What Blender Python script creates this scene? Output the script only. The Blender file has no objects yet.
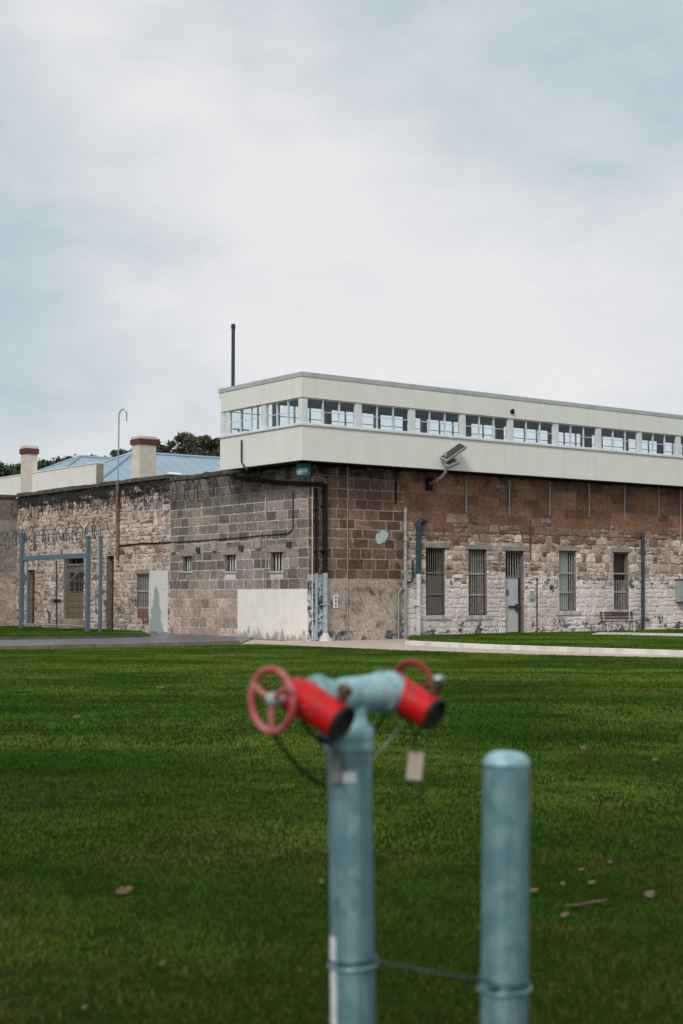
import bpy, math, random
import numpy as np
from mathutils import Vector, Matrix, noise
random.seed(7); rng = np.random.default_rng(5)
S = bpy.context.scene
COL = S.collection
PI = math.pi
# ------------------------------------------------------------------ camera maths
F = 1422.2; PIT = math.atan(81/1422.2); CAMZ = 1.5
cp, sp = math.cos(PIT), math.sin(PIT)
def ray(px, py):
    dx = (px-341.5)/F; dy = (512-py)/F
    return Vector((dx, cp-dy*sp, sp+dy*cp))
def P(px, py, Y):
    d = ray(px, py); t = Y/d.y
    return Vector((d.x*t, Y, CAMZ+d.z*t))
def G(px, py, z=0.0):
    d = ray(px, py); t = (z-CAMZ)/d.z
    return Vector((d.x*t, d.y*t, z))
ANG = math.atan2(.6032, .7976)
U = Vector((math.cos(ANG), math.sin(ANG), 0)); V = Vector((-math.sin(ANG), math.cos(ANG), 0))
C0 = G(308, 641.5)
def loc(w):                       # world -> building frame
    d = w-C0; return Vector((d.dot(U), d.dot(V), d.z))
def wor(x, y, z): return C0+U*x+V*y+Vector((0,0,z))
def RW(px, py, off=0.0):          # on the plane local y = off: (along u, z)
    d = ray(px, py); o = Vector((0,0,CAMZ))-C0
    t = (off-o.dot(V))/d.dot(V); p = Vector((0,0,CAMZ))+d*t
    l = loc(p); return l.x, l.z
def LW(px, py, off=0.0):          # on the plane local x = off: (along v, z)
    d = ray(px, py); o = Vector((0,0,CAMZ))-C0
    t = (off-o.dot(U))/d.dot(U); p = Vector((0,0,CAMZ))+d*t
    l = loc(p); return l.y, l.z
# ------------------------------------------------------------------ materials
def mat(name):
    m = bpy.data.materials.new(name); m.use_nodes = True
    nt = m.node_tree; b = nt.nodes['Principled BSDF']
    return m, nt, b
def N(nt, t, **k):
    n = nt.nodes.new(t)
    for a, v in k.items(): setattr(n, a, v)
    return n
def mixc(nt, f, a, b, mode='MIX'):
    n = N(nt, 'ShaderNodeMix', data_type='RGBA', blend_type=mode)
    for i, v in ((0, f), (6, a), (7, b)):
        if hasattr(v, 'is_linked'): nt.links.new(v, n.inputs[i])
        else: n.inputs[i].default_value = v if i == 0 else (*v, 1)
    return n.outputs[2]
def ramp(nt, v, a, b, lo=0.0, hi=1.0):
    n = N(nt, 'ShaderNodeMapRange'); nt.links.new(v, n.inputs[0])
    n.inputs[1].default_value = a; n.inputs[2].default_value = b
    n.inputs[3].default_value = lo; n.inputs[4].default_value = hi
    return n.outputs[0]
def nz(nt, scale, detail=4, rough=.55, vec=None, dist=0.0, stretch=None):
    n = N(nt, 'ShaderNodeTexNoise'); n.inputs['Scale'].default_value = scale
    n.inputs['Detail'].default_value = detail; n.inputs['Roughness'].default_value = rough
    n.inputs['Distortion'].default_value = dist
    if vec is None: vec = N(nt, 'ShaderNodeTexCoord').outputs['Object']
    if stretch:
        mp = N(nt, 'ShaderNodeMapping'); mp.inputs['Scale'].default_value = stretch
        nt.links.new(vec, mp.inputs[0]); vec = mp.outputs[0]
    nt.links.new(vec, n.inputs['Vector']); return n.outputs['Fac']
def bump(nt, b, h, strength=.5, dist=.01):
    n = N(nt, 'ShaderNodeBump'); n.inputs['Strength'].default_value = strength
    n.inputs['Distance'].default_value = dist
    nt.links.new(h, n.inputs['Height']); nt.links.new(n.outputs[0], b.inputs['Normal'])
def pmat(name, c, c2=None, scale=6, rough=.6, metal=0, bmp=.2, bd=.005, detail=5, stretch=None, lo=.35, hi=.65, spec=.5):
    m, nt, b = mat(name)
    c2 = c2 or tuple(x*.75 for x in c)
    f = nz(nt, scale, detail, stretch=stretch)
    nt.links.new(mixc(nt, ramp(nt, f, lo, hi), c, c2), b.inputs['Base Color'])
    b.inputs['Roughness'].default_value = rough; b.inputs['Metallic'].default_value = metal
    b.inputs['Specular IOR Level'].default_value = spec
    if bmp: bump(nt, b, nz(nt, scale*7, 4), bmp, bd)
    return m
def masonry(name, bs=.6, bsc=22):
    m, nt, b = mat(name)
    c = N(nt, 'ShaderNodeAttribute', attribute_name='Col').outputs['Color']
    ax = N(nt, 'ShaderNodeSeparateColor'); nt.links.new(N(nt, 'ShaderNodeAttribute', attribute_name='Aux').outputs['Color'], ax.inputs[0])
    f1 = nz(nt, 9, 6, .65); f2 = nz(nt, 2.3, 5, .6); f3 = nz(nt, 38, 4, .7)
    col = mixc(nt, 1.0, c, mixc(nt, ramp(nt, f1, .3, .7), (.62,.58,.55), (1.35,1.33,1.3)), 'MULTIPLY')
    col = mixc(nt, 1.0, col, mixc(nt, ramp(nt, f3, .3, .7), (.75,.73,.7), (1.25,1.25,1.24)), 'MULTIPLY')
    # lime wash, peeling
    def thresh(attr, f, w=.05):
        a = N(nt, 'ShaderNodeMath', operation='ADD'); nt.links.new(attr, a.inputs[0]); nt.links.new(f, a.inputs[1])
        return ramp(nt, a.outputs[0], 1.0-w, 1.0+w)
    fw = nz(nt, 3.1, 7, .68, stretch=(1,1,1.6))
    wash = mixc(nt, ramp(nt, f1, .35, .7), (.72,.62,.56), (.86,.80,.75))
    wash = mixc(nt, ramp(nt, f3, .55, .7), wash, (.40,.34,.30))
    col = mixc(nt, thresh(ax.outputs[0], fw, .09), col, wash)
    fp = nz(nt, 2.6, 8, .7, dist=.3)
    col = mixc(nt, thresh(ax.outputs[1], fp, .03), col, mixc(nt, ramp(nt, f1, .4, .6), (.04,.06,.075), (.16,.20,.22)))
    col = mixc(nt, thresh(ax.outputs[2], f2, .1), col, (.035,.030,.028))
    g1 = nz(nt, 5.5, 7, .72, dist=.4); col = mixc(nt, ramp(nt, g1, .56, .70), col, mixc(nt, 1.0, col, (.42,.37,.34), 'MULTIPLY'))
    g2 = nz(nt, 13, 6, .75); col = mixc(nt, ramp(nt, g2, .60, .68), col, mixc(nt, 1.0, col, (.30,.27,.26), 'MULTIPLY'))
    g3 = nz(nt, .7, 5, .6); col = mixc(nt, 1.0, col, mixc(nt, ramp(nt, g3, .35, .65), (.80,.78,.77), (1.15,1.15,1.15)), 'MULTIPLY')
    nt.links.new(col, b.inputs['Base Color']); b.inputs['Roughness'].default_value = .92
    b.inputs['Specular IOR Level'].default_value = .2
    h = N(nt, 'ShaderNodeMath', operation='ADD'); nt.links.new(nz(nt, bsc, 6, .7), h.inputs[0]); nt.links.new(nz(nt, bsc*.25, 4), h.inputs[1])
    bump(nt, b, h.outputs[0], bs, .03)
    return m
M = {}
M['stone'] = masonry('weathered_limestone')
M['stucco'] = masonry('rough_render', 1.0, 13)
def plastermat():
    m, nt, b = mat('stained_cream_wall_paint'); tc = N(nt, 'ShaderNodeTexCoord'); sx = N(nt, 'ShaderNodeSeparateXYZ'); nt.links.new(tc.outputs['Object'], sx.inputs[0])
    c = mixc(nt, ramp(nt, nz(nt, 2.5, 6), .45, .75), (.84,.80,.745), (.76,.70,.64))
    a = N(nt, 'ShaderNodeMath', operation='MULTIPLY_ADD'); nt.links.new(nz(nt, 2.2, 6, .65, stretch=(1,1.6,.6)), a.inputs[0]); a.inputs[1].default_value = -1.5; nt.links.new(sx.outputs[2], a.inputs[2])
    c = mixc(nt, ramp(nt, a.outputs[0], -.72, -.50, .8, 0), c, (.30,.23,.17))
    c = mixc(nt, ramp(nt, nz(nt, 24, 5, .75), .67, .71), c, (.38,.33,.29))
    nt.links.new(c, b.inputs['Base Color']); b.inputs['Roughness'].default_value = .85; bump(nt, b, nz(nt, 9, 6), .5, .01); return m
M['plaster'] = plastermat()
def cladding():
    m, nt, b = mat('cream_painted_sheet'); tc = N(nt, 'ShaderNodeTexCoord'); sx = N(nt, 'ShaderNodeSeparateXYZ'); nt.links.new(tc.outputs['Object'], sx.inputs[0])
    c = mixc(nt, ramp(nt, nz(nt, 1.3, 5), .35, .65), (.83,.83,.755), (.79,.79,.71))
    c = mixc(nt, ramp(nt, nz(nt, 5, 6, .7, stretch=(1,1,.06)), .54, .74, 0, .55), c, (.60,.60,.53))
    c = mixc(nt, ramp(nt, nz(nt, 16, 6, .7, stretch=(1,1,.12)), .62, .74, 0, .6), c, (.50,.48,.42))
    a = N(nt, 'ShaderNodeMath', operation='ADD'); nt.links.new(sx.outputs[0], a.inputs[0]); nt.links.new(sx.outputs[1], a.inputs[1])
    fr = N(nt, 'ShaderNodeMath', operation='PINGPONG'); nt.links.new(a.outputs[0], fr.inputs[0]); fr.inputs[1].default_value = .6
    c = mixc(nt, ramp(nt, fr.outputs[0], .006, .014, .28, 0), c, (.42,.42,.38))
    nt.links.new(c, b.inputs['Base Color']); b.inputs['Roughness'].default_value = .55; return m
M['cream'] = cladding()
M['whitef'] = pmat('white_window_paint', (.78,.80,.80), (.66,.69,.70), 4, .45, 0, 0)
M['capm'] = pmat('grey_roof_flashing', (.50,.54,.52), (.40,.44,.43), 3, .5, .1, 0)
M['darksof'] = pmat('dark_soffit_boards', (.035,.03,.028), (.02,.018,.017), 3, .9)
M['coping'] = pmat('blackened_coping', (.055,.05,.046), (.13,.115,.10), 4, .95, 0, .8, .03)
M['lintel'] = pmat('plain_stone_lintel', (.27,.22,.18), (.36,.30,.25), 5, .9, 0, .5, .01)
M['sill'] = pmat('worn_painted_sill', (.62,.58,.54), (.30,.31,.31), 5, .85, 0, .4, .01)
M['rustbar'] = pmat('rusty_brown_bar', (.15,.10,.075), (.08,.05,.04), 14, .8, .2)
M['palebar'] = pmat('pale_painted_bar', (.50,.48,.45), (.28,.26,.24), 12, .6)
M['greybar'] = pmat('grey_painted_bar', (.22,.20,.185), (.13,.11,.10), 12, .7)
M['meshp'] = pmat('brown_wire_mesh_panel', (.15,.125,.11), (.09,.078,.068), 20, .85)
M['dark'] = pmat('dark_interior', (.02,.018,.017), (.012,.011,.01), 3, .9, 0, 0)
M['greydoor'] = pmat('grey_green_door_paint', (.44,.48,.46), (.52,.50,.46), 4, .6, 0, .2, .003, lo=.4, hi=.6)
M['browndoor'] = pmat('brown_board_door', (.20,.145,.095), (.14,.10,.07), 5, .7, 0, .3, .003, stretch=(1,1,6))
M['rustdoor'] = pmat('dark_brown_rusted_steel', (.055,.028,.02), (.03,.02,.017), 5, .7)
M['bluepost'] = pmat('faded_blue_steel_paint', (.13,.20,.255), (.10,.15,.19), 6, .45, .1, .1)
M['bluepipe'] = pmat('dark_blue_pipe_paint', (.05,.075,.095), (.03,.045,.06), 8, .6, spec=.25)
M['whitepipe'] = pmat('white_pipe_paint', (.70,.71,.70), (.50,.51,.50), 7, .5)
M['palebluepipe'] = pmat('pale_blue_pipe_paint', (.38,.47,.53), (.28,.34,.38), 7, .5)
M['blackpipe'] = pmat('black_pipe', (.012,.012,.012), (.022,.02,.019), 6, .8, spec=.15)
M['lensdark'] = pmat('dark_lamp_lens', (.035,.032,.03), (.06,.055,.05), 12, .6)
M['beige'] = pmat('weathered_beige_plastic', (.42,.37,.31), (.33,.29,.25), 9, .7)
M['teallamp'] = pmat('teal_lamp_housing', (.03,.20,.24), (.02,.13,.17), 9, .35)
M['lampglass'] = pmat('pale_lamp_lens', (.55,.66,.62), (.40,.55,.53), 18, .2, 0, 0)
M['galv'] = pmat('galvanised_conduit', (.42,.45,.46), (.32,.35,.36), 9, .45, .4, .05)
M['razor'] = pmat('dull_razor_wire', (.02,.019,.018), (.05,.047,.045), 9, .6, .3, 0)
M['blueroof'] = pmat('pale_blue_sheet_roof', (.30,.42,.50), (.26,.37,.45), .8, .55, 0, 0)
M['parapet'] = pmat('cream_render', (.86,.83,.77), (.78,.75,.69), 2, .8, 0, .2)
M['chim'] = pmat('painted_brick_chimney', (.68,.62,.52), (.58,.52,.44), 3, .85, 0, .3)
M['maroon'] = pmat('maroon_band_paint', (.14,.035,.04), (.10,.03,.035), 5, .8)
M['asphalt'] = pmat('wet_asphalt', (.085,.10,.115), (.14,.155,.165), 1.4, .38, 0, .3, .004)
M['pinkconc'] = pmat('pinkish_concrete', (.56,.44,.39), (.46,.37,.33), 1.6, .85, 0, .3, .004)
M['whiteconc'] = pmat('whitened_kerb_concrete', (.72,.69,.65), (.45,.43,.41), 2.2, .8, 0, .4, .006, lo=.45, hi=.75)
M['brownkerb'] = pmat('brown_kerb_stone', (.24,.19,.155), (.15,.125,.11), 2.5, .85, 0, .5, .01)
M['darkkerb'] = pmat('dark_mossy_kerb', (.06,.065,.055), (.10,.10,.09), 2.5, .85, 0, .5, .01)
M['slat'] = pmat('dark_red_timber_slat', (.07,.032,.03), (.045,.024,.022), 6, .6, stretch=(.3,4,4))
M['cabinet'] = pmat('grey_green_cabinet_paint', (.36,.42,.40), (.28,.33,.32), 5, .5)
M['poledark'] = pmat('dark_steel_mast', (.04,.065,.085), None, 5, .5, .3)
# hydrant and bollard
def galvmat(name, c, c2, rough=.42, metal=.25):
    m, nt, b = mat(name)
    v = N(nt, 'ShaderNodeTexVoronoi'); v.inputs['Scale'].default_value = 26
    nt.links.new(N(nt, 'ShaderNodeTexCoord').outputs['Object'], v.inputs['Vector'])
    sp_ = N(nt, 'ShaderNodeSeparateColor'); nt.links.new(v.outputs['Color'], sp_.inputs[0])
    base = mixc(nt, sp_.outputs[0], c, c2)
    st = nz(nt, 9, 7, .7, stretch=(3,3,.12))
    base = mixc(nt, ramp(nt, st, .45, .68), base, tuple(x*.6 for x in c))
    sc = nz(nt, 60, 4, .7, stretch=(1,1,.4)); base = mixc(nt, ramp(nt, sc, .60, .75, 0, .5), base, (.50,.60,.60))
    gr = nz(nt, 9, 6, .7); base = mixc(nt, ramp(nt, gr, .64, .76, 0, .6), base, (.16,.17,.15))
    nt.links.new(base, b.inputs['Base Color'])
    nt.links.new(ramp(nt, st, .3, .7, rough-.08, rough+.18), b.inputs['Roughness'])
    b.inputs['Metallic'].default_value = metal
    bump(nt, b, nz(nt, 45, 4), .15, .002); return m
M['pipe'] = galvmat('weathered_galvanised_steel', (.15,.30,.335), (.27,.41,.435), .42, .4)
M['pipehead'] = galvmat('pale_grey_cast_metal', (.24,.44,.48), (.36,.54,.57), .45, .2)
def redmat(name, c, c2):
    m, nt, b = mat(name)
    f = nz(nt, 14, 6, .65)
    base = mixc(nt, ramp(nt, f, .4, .7), c, c2)
    g = nz(nt, 34, 6, .75); base = mixc(nt, ramp(nt, g, .57, .64), base, (.16,.05,.045)); base = mixc(nt, ramp(nt, nz(nt, 55, 5, .8), .64, .69), base, (.45,.30,.28))
    nt.links.new(base, b.inputs['Base Color'])
    b.inputs['Specular IOR Level'].default_value = .28; nt.links.new(ramp(nt, f, .3, .7, .28, .55), b.inputs['Roughness']); bump(nt, b, g, .2, .002); return m
M['red'] = redmat('red_valve_paint', (.58,.006,.008), (.42,.008,.010))
M['wheelred'] = redmat('faded_pink_red_wheel_paint', (.42,.06,.07), (.52,.22,.22))
M['wheeldark'] = redmat('dark_red_wheel_paint', (.20,.008,.010), (.26,.03,.03))
M['brass'] = pmat('tarnished_brass', (.20,.12,.07), (.10,.07,.05), 30, .45, .6, .3, .002)
M['blackrub'] = pmat('black_rubber', (.012,.011,.011), (.02,.018,.018), 9, .7)
M['silver'] = pmat('worn_steel_nut', (.50,.58,.58), (.30,.38,.40), 20, .35, .6)
M['tag'] = pmat('stained_pale_tag', (.58,.47,.42), (.46,.37,.33), 14, .8, 0, .1)
M['greytag'] = pmat('grey_metal_tag', (.24,.24,.24), (.17,.17,.17), 14, .6, .2)
M['sticker'] = pmat('white_sticker', (.78,.80,.82), (.62,.66,.70), 30, .5, 0, 0)
M['wire'] = pmat('green_coated_wire', (.01,.045,.05), (.03,.10,.11), 30, .4, .2, 0)
M['wirepale'] = pmat('pale_green_wire', (.25,.42,.42), (.12,.26,.27), 30, .4, .2, 0)
M['leaf'] = pmat('dry_brown_leaf', (.15,.10,.06), (.07,.047,.03), 20, .95)
M['twig'] = pmat('pale_dry_twig', (.15,.12,.075), (.08,.062,.04), 20, .95)
M['bark'] = pmat('grey_brown_bark', (.12,.095,.075), (.07,.055,.045), 6, .95, 0, .6, .02)
def glassmat():
    m, nt, b = mat('window_glass'); nt.nodes.remove(b)
    o = nt.nodes['Material Output']; t = N(nt, 'ShaderNodeBsdfTransparent'); t.inputs[0].default_value = (.93,.97,.985,1)
    g = N(nt, 'ShaderNodeBsdfGlossy'); g.inputs['Roughness'].default_value = .03; g.inputs[0].default_value = (.9,.95,1,1)
    lw = N(nt, 'ShaderNodeLayerWeight'); pw_ = N(nt, 'ShaderNodeMath', operation='POWER'); nt.links.new(lw.outputs['Facing'], pw_.inputs[0]); pw_.inputs[1].default_value = 5
    mx = N(nt, 'ShaderNodeMixShader'); nt.links.new(ramp(nt, pw_.outputs[0], 0, 1, .03, .9), mx.inputs[0])
    nt.links.new(t.outputs[0], mx.inputs[1]); nt.links.new(g.outputs[0], mx.inputs[2]); nt.links.new(mx.outputs[0], o.inputs[0])
    return m
M['glass'] = glassmat()
M['inner'] = pmat('blue_grey_interior_paint', (.07,.17,.23), (.05,.13,.18), 2, .7, 0, 0)
def grassbase():
    m, nt, b = mat('lawn_soil_and_thatch')
    f1 = nz(nt, .35, 5, .6); f2 = nz(nt, 9, 6, .7); f3 = nz(nt, 2.2, 5, .65, stretch=(.5,1.6,1))
    a = mixc(nt, ramp(nt, f2, .3, .7), (.016,.034,.006), (.032,.060,.010))
    a = mixc(nt, ramp(nt, f3, .55, .8), a, (.045,.048,.018))
    nt.links.new(a, b.inputs['Base Color']); b.inputs['Roughness'].default_value = .95; b.inputs['Specular IOR Level'].default_value = 0
    bump(nt, b, nz(nt, 35, 5, .7), 1.0, .03); return m
M['lawn'] = grassbase()
def grassblade():
    m, nt, b = mat('grass_blades')
    c = N(nt, 'ShaderNodeAttribute', attribute_name='Col').outputs['Color']
    nt.links.new(c, b.inputs['Base Color']); b.inputs['Roughness'].default_value = .8; b.inputs['Specular IOR Level'].default_value = 0
    return m
M['blade'] = grassblade()
def leafm(name, a, c):
    m, nt, b = mat(name); f = nz(nt, .6, 4)
    at = N(nt, 'ShaderNodeAttribute', attribute_name='Col').outputs['Color']
    nt.links.new(mixc(nt, 1.0, at, mixc(nt, ramp(nt, f, .35, .65), a, c), 'MULTIPLY'), b.inputs['Base Color'])
    b.inputs['Roughness'].default_value = .8; b.inputs['Specular IOR Level'].default_value = .2; return m
M['foliage'] = leafm('dark_evergreen_leaves', (.05,.08,.04), (.085,.095,.055))
M['foliage2'] = leafm('olive_brown_leaves', (.075,.08,.05), (.115,.105,.075))
# ------------------------------------------------------------------ mesh builder
class MB:
    def __init__(s): s.v=[]; s.f=[]; s.m=[]; s.c=[]; s.a=[]
    def face(s, pts, m=0, c=None, a=None):
        i=len(s.v); s.v += [tuple(p) for p in pts]; s.f.append(tuple(range(i,i+len(pts)))); s.m.append(m); s.c.append(c or (1,1,1)); s.a.append(a or (0,0,0))
    def add(s, vs, fs, m=0, c=None, a=None):
        i=len(s.v); s.v += [tuple(p) for p in vs]
        for f in fs: s.f.append(tuple(i+k for k in f)); s.m.append(m); s.c.append(c or (1,1,1)); s.a.append(a or (0,0,0))
    def box(s, x0,x1,y0,y1,z0,z1, m=0, c=None, a=None, mx=None):
        vs=[Vector((x,y,z)) for x in (x0,x1) for y in (y0,y1) for z in (z0,z1)]
        if mx is not None: vs=[mx@v for v in vs]
        s.add(vs, [(0,1,3,2),(4,6,7,5),(0,4,5,1),(2,3,7,6),(0,2,6,4),(1,5,7,3)], m, c, a)
    def tube(s, pts, r, seg=10, m=0, caps=True, closed=False):
        pts=[Vector(p) for p in pts]; n=len(pts); rs = r if isinstance(r,(list,tuple)) else [r]*n
        vs=[]; up=None
        for i,p in enumerate(pts):
            if closed: d=(pts[(i+1)%n]-pts[i-1])
            else: d=(pts[min(i+1,n-1)]-pts[max(i-1,0)])
            d.normalize()
            if up is None: up = Vector((0,0,1)) if abs(d.z)<.9 else Vector((1,0,0))
            a=d.cross(up).normalized(); up2=a.cross(d).normalized(); up=up2
            for k in range(seg):
                t=2*PI*k/seg; vs.append(p+(a*math.cos(t)+up2*math.sin(t))*rs[i])
        fs=[]
        for i in range(n if closed else n-1):
            j=(i+1)%n
            for k in range(seg): fs.append((i*seg+k, i*seg+(k+1)%seg, j*seg+(k+1)%seg, j*seg+k))
        if caps and not closed: fs += [tuple(range(seg))[::-1], tuple((n-1)*seg+k for k in range(seg))]
        s.add(vs, fs, m)
    def lathe(s, prof, o=(0,0,0), axis=(0,0,1), seg=32, m=0, caps=True):   # prof: (r, h)
        o=Vector(o); ax=Vector(axis).normalized(); q=ax.to_track_quat('Z','Y')
        vs=[o+q@Vector((r*math.cos(2*PI*k/seg), r*math.sin(2*PI*k/seg), h)) for r,h in prof for k in range(seg)]
        n=len(prof); fs=[(i*seg+k, i*seg+(k+1)%seg, (i+1)*seg+(k+1)%seg, (i+1)*seg+k) for i in range(n-1) for k in range(seg)]
        if caps: fs += [tuple(range(seg))[::-1], tuple((n-1)*seg+k for k in range(seg))]
        s.add(vs, fs, m)
    def build(s, name, mats, parent=None, smooth=False, bevel=0, loc=None):
        me=bpy.data.meshes.new(name); me.from_pydata(s.v, [], s.f)
        if not isinstance(mats,(list,tuple)): mats=[mats]
        for m in mats: me.materials.append(m)
        me.polygons.foreach_set('material_index', s.m)
        if smooth: me.polygons.foreach_set('use_smooth', [True]*len(s.f))
        for nm, src in (('Col', s.c), ('Aux', s.a)):
            if any(x != src[0] for x in src) or (src and src[0] not in ((1,1,1),(0,0,0))):
                at=me.color_attributes.new(nm,'FLOAT_COLOR','CORNER'); arr=[]
                for f,c in zip(s.f, src): arr += [c[0],c[1],c[2],1.0]*len(f)
                at.data.foreach_set('color', arr)
        me.update()
        if smooth:
            try: me.set_sharp_from_angle(angle=math.radians(38))
            except Exception: pass
        o=bpy.data.objects.new(name, me); COL.objects.link(o)
        if parent: o.parent=parent
        if loc is not None: o.location=loc
        if bevel:
            b=o.modifiers.new('Bevel','BEVEL'); b.width=bevel; b.segments=2; b.limit_method='ANGLE'
        return o
def tag(o, label=None, cat=None, group=None, kind=None):
    if label: o['label']=label
    if cat: o['category']=cat
    if group: o['group']=group
    if kind: o['kind']=kind
    return o
def empty(name, l, rz=0.0):
    o=bpy.data.objects.new(name,None); COL.objects.link(o); o.location=l; o.rotation_euler=(0,0,rz); o.empty_display_size=.2; return o
def frame(name, x=0, y=0, z=0): return empty(name, wor(x,y,z), ANG)
def copy_tree(o, parent=None):
    c=o.copy(); COL.objects.link(c)
    if parent: c.parent=parent
    for ch in [q for q in bpy.data.objects if q.parent==o]: copy_tree(ch, c)
    return c
def sheet(name, pts, m, kind='structure', thick=0):
    b=MB(); n=len(pts); b.face(pts)
    if thick:
        lo=[Vector((p[0],p[1],p[2]-thick)) for p in pts]
        for i in range(n): b.face([pts[i], lo[i], lo[(i+1)%n], pts[(i+1)%n]])
    o=b.build(name, m); tag(o, kind=kind); return o
# ------------------------------------------------------------------ ground
Z3=lambda p,z: Vector((p[0],p[1],z))
R_=4000
sheet('ground', [Vector((-R_,-200,-.03)),Vector((R_,-200,-.03)),Vector((R_,R_,-.03)),Vector((-R_,R_,-.03))], M['lawn'])
edge=[G(-260,656.5),G(0,650),G(95,648),G(180,646.2),G(240,644.8),G(256,644.4),G(290,645.6),G(330,647.4),G(404,650.6),G(510,654),G(600,656.2),G(683,658.2),G(900,663)]
lawnpts=[Vector((-13,1,0)),Vector((20,1,0))]+[Z3(p,0) for p in edge[::-1]]
sheet('lawn', lawnpts, M['lawn'])
# pink path behind the lawn edge (a broad concrete apron reaching the walls)
i0=4
path=[Z3(p,.004)-Vector((0,.1,0)) for p in edge[i0:]]
back=[wor(30,1.0,.004), wor(-.3,1.0,.004), wor(-.2,6.5,.004)]
sheet('path', path+back, M['pinkconc'])
# left asphalt lane, raised 6 cm, with stone kerb
kb=edge[:7]
far=[Z3(G(256,640.5,.1),.06), Z3(G(168,635,.06),.06)]
sheet('asphalt_lane', [Z3(p,.06)+Vector((0,.2,0)) for p in edge[:5]]+[wor(-.05,3.0,.06), wor(-.05,12,.06), wor(-.05,22,.06), wor(-14,22,.06)], M['asphalt'], thick=.08)
def kerb(pts, h, w, m, stone=1.0, name='kerb', side=1, jit=.01, z0=-.02):
    b=MB()
    for a,c in zip(pts[:-1],pts[1:]):
        L=(c-a).length; d=(c-a)/L; nrm=Vector((-d.y,d.x,0))*side; n=max(1,round(L/stone))
        for k in range(n):
            p=a+d*(L*k/n+.008); q=a+d*(L*(k+1)/n-.008); hh=h+random.uniform(-jit,jit); o=nrm*random.uniform(-.008,.008)
            vs=[p+o,q+o,q+o+nrm*w,p+o+nrm*w]
            lo=[Vector((v.x,v.y,z0)) for v in vs]; hi=[Vector((v.x,v.y,hh)) for v in vs]
            b.add(lo+hi, [(0,1,5,4),(1,2,6,5),(2,3,7,6),(3,0,4,7),(4,5,6,7)])
    o=b.build(name, m, bevel=.012); tag(o, kind='structure'); return o
kerb([Z3(p,0) for p in edge[0:5]], .12, .34, M['brownkerb'], 1.2, 'kerb', 1)
# grass bed by the gate
g0=[G(-200,643,.1),G(0,638.5,.1),G(60,637.6,.1),G(110,636.6,.1),G(150,635.4,.1)]
bedl=[Z3(p,.11)+Vector((0,.12,0)) for p in g0]+[wor(-.03,10.4,.09),wor(-.03,22,.09),wor(-14,22,.09)]
bedl=bedl
sheet('grass_verge', bedl, M['lawn'], thick=.12)
kerb([Z3(p,0) for p in g0], .125, .15, M['darkkerb'], 1.5, 'kerb', 1)
# right bed with the white kerb
wk=[G(404.6,645),G(462,648.0),G(510,650),G(590,653),G(683,656),G(820,660)]
kerb([Z3(p,0) for p in wk], .125, .22, M['whiteconc'], 2.4, 'kerb', 1, .004)
kend=[Z3(wk[0],0), Z3(wk[0],0)+V*0.0+Vector((.02,1.0,0))]
bedr=[Z3(p,.11)+Vector((.12,.15,0)) for p in wk]+[wor(34,-.02,.11),wor(RW(409,640)[0],-.02,.11)]
sheet('grass_verge', bedr, M['lawn'], thick=.1)
ps=[G(592,634.2,.12),G(683,636.3,.12),G(800,639,.12),G(800,636,.12),G(683,633.8,.12),G(600,632.6,.12)]
sheet('footpath', [Z3(p,.135) for p in ps], M['whiteconc'], thick=.05)
# ------------------------------------------------------------------ grass blades
def pip(x, y, poly):
    n=len(poly); ins=np.zeros(len(x),bool); j=n-1
    for i in range(n):
        xi,yi=poly[i][0],poly[i][1]; xj,yj=poly[j][0],poly[j][1]
        c=((yi>y)!=(yj>y)) & (x<(xj-xi)*(y-yi)/(yj-yi+1e-12)+xi); ins^=c; j=i
    return ins
def vnoise(x, y, s, seed):
    r=np.random.default_rng(seed); g=r.random((256,256)); X=x*s+1000; Y=y*s+1000
    xi=np.floor(X).astype(int); yi=np.floor(Y).astype(int); fx=X-xi; fy=Y-yi; fx=fx*fx*(3-2*fx); fy=fy*fy*(3-2*fy)
    a=g[xi%256,yi%256]; b=g[(xi+1)%256,yi%256]; c=g[xi%256,(yi+1)%256]; d=g[(xi+1)%256,(yi+1)%256]
    return (a*(1-fx)+b*fx)*(1-fy)+(c*(1-fx)+d*fx)*fy
def fbm(x,y,s,seed): return (vnoise(x,y,s,seed)+.5*vnoise(x,y,s*2.1,seed+1)+.25*vnoise(x,y,s*4.3,seed+2))/1.75
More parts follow.
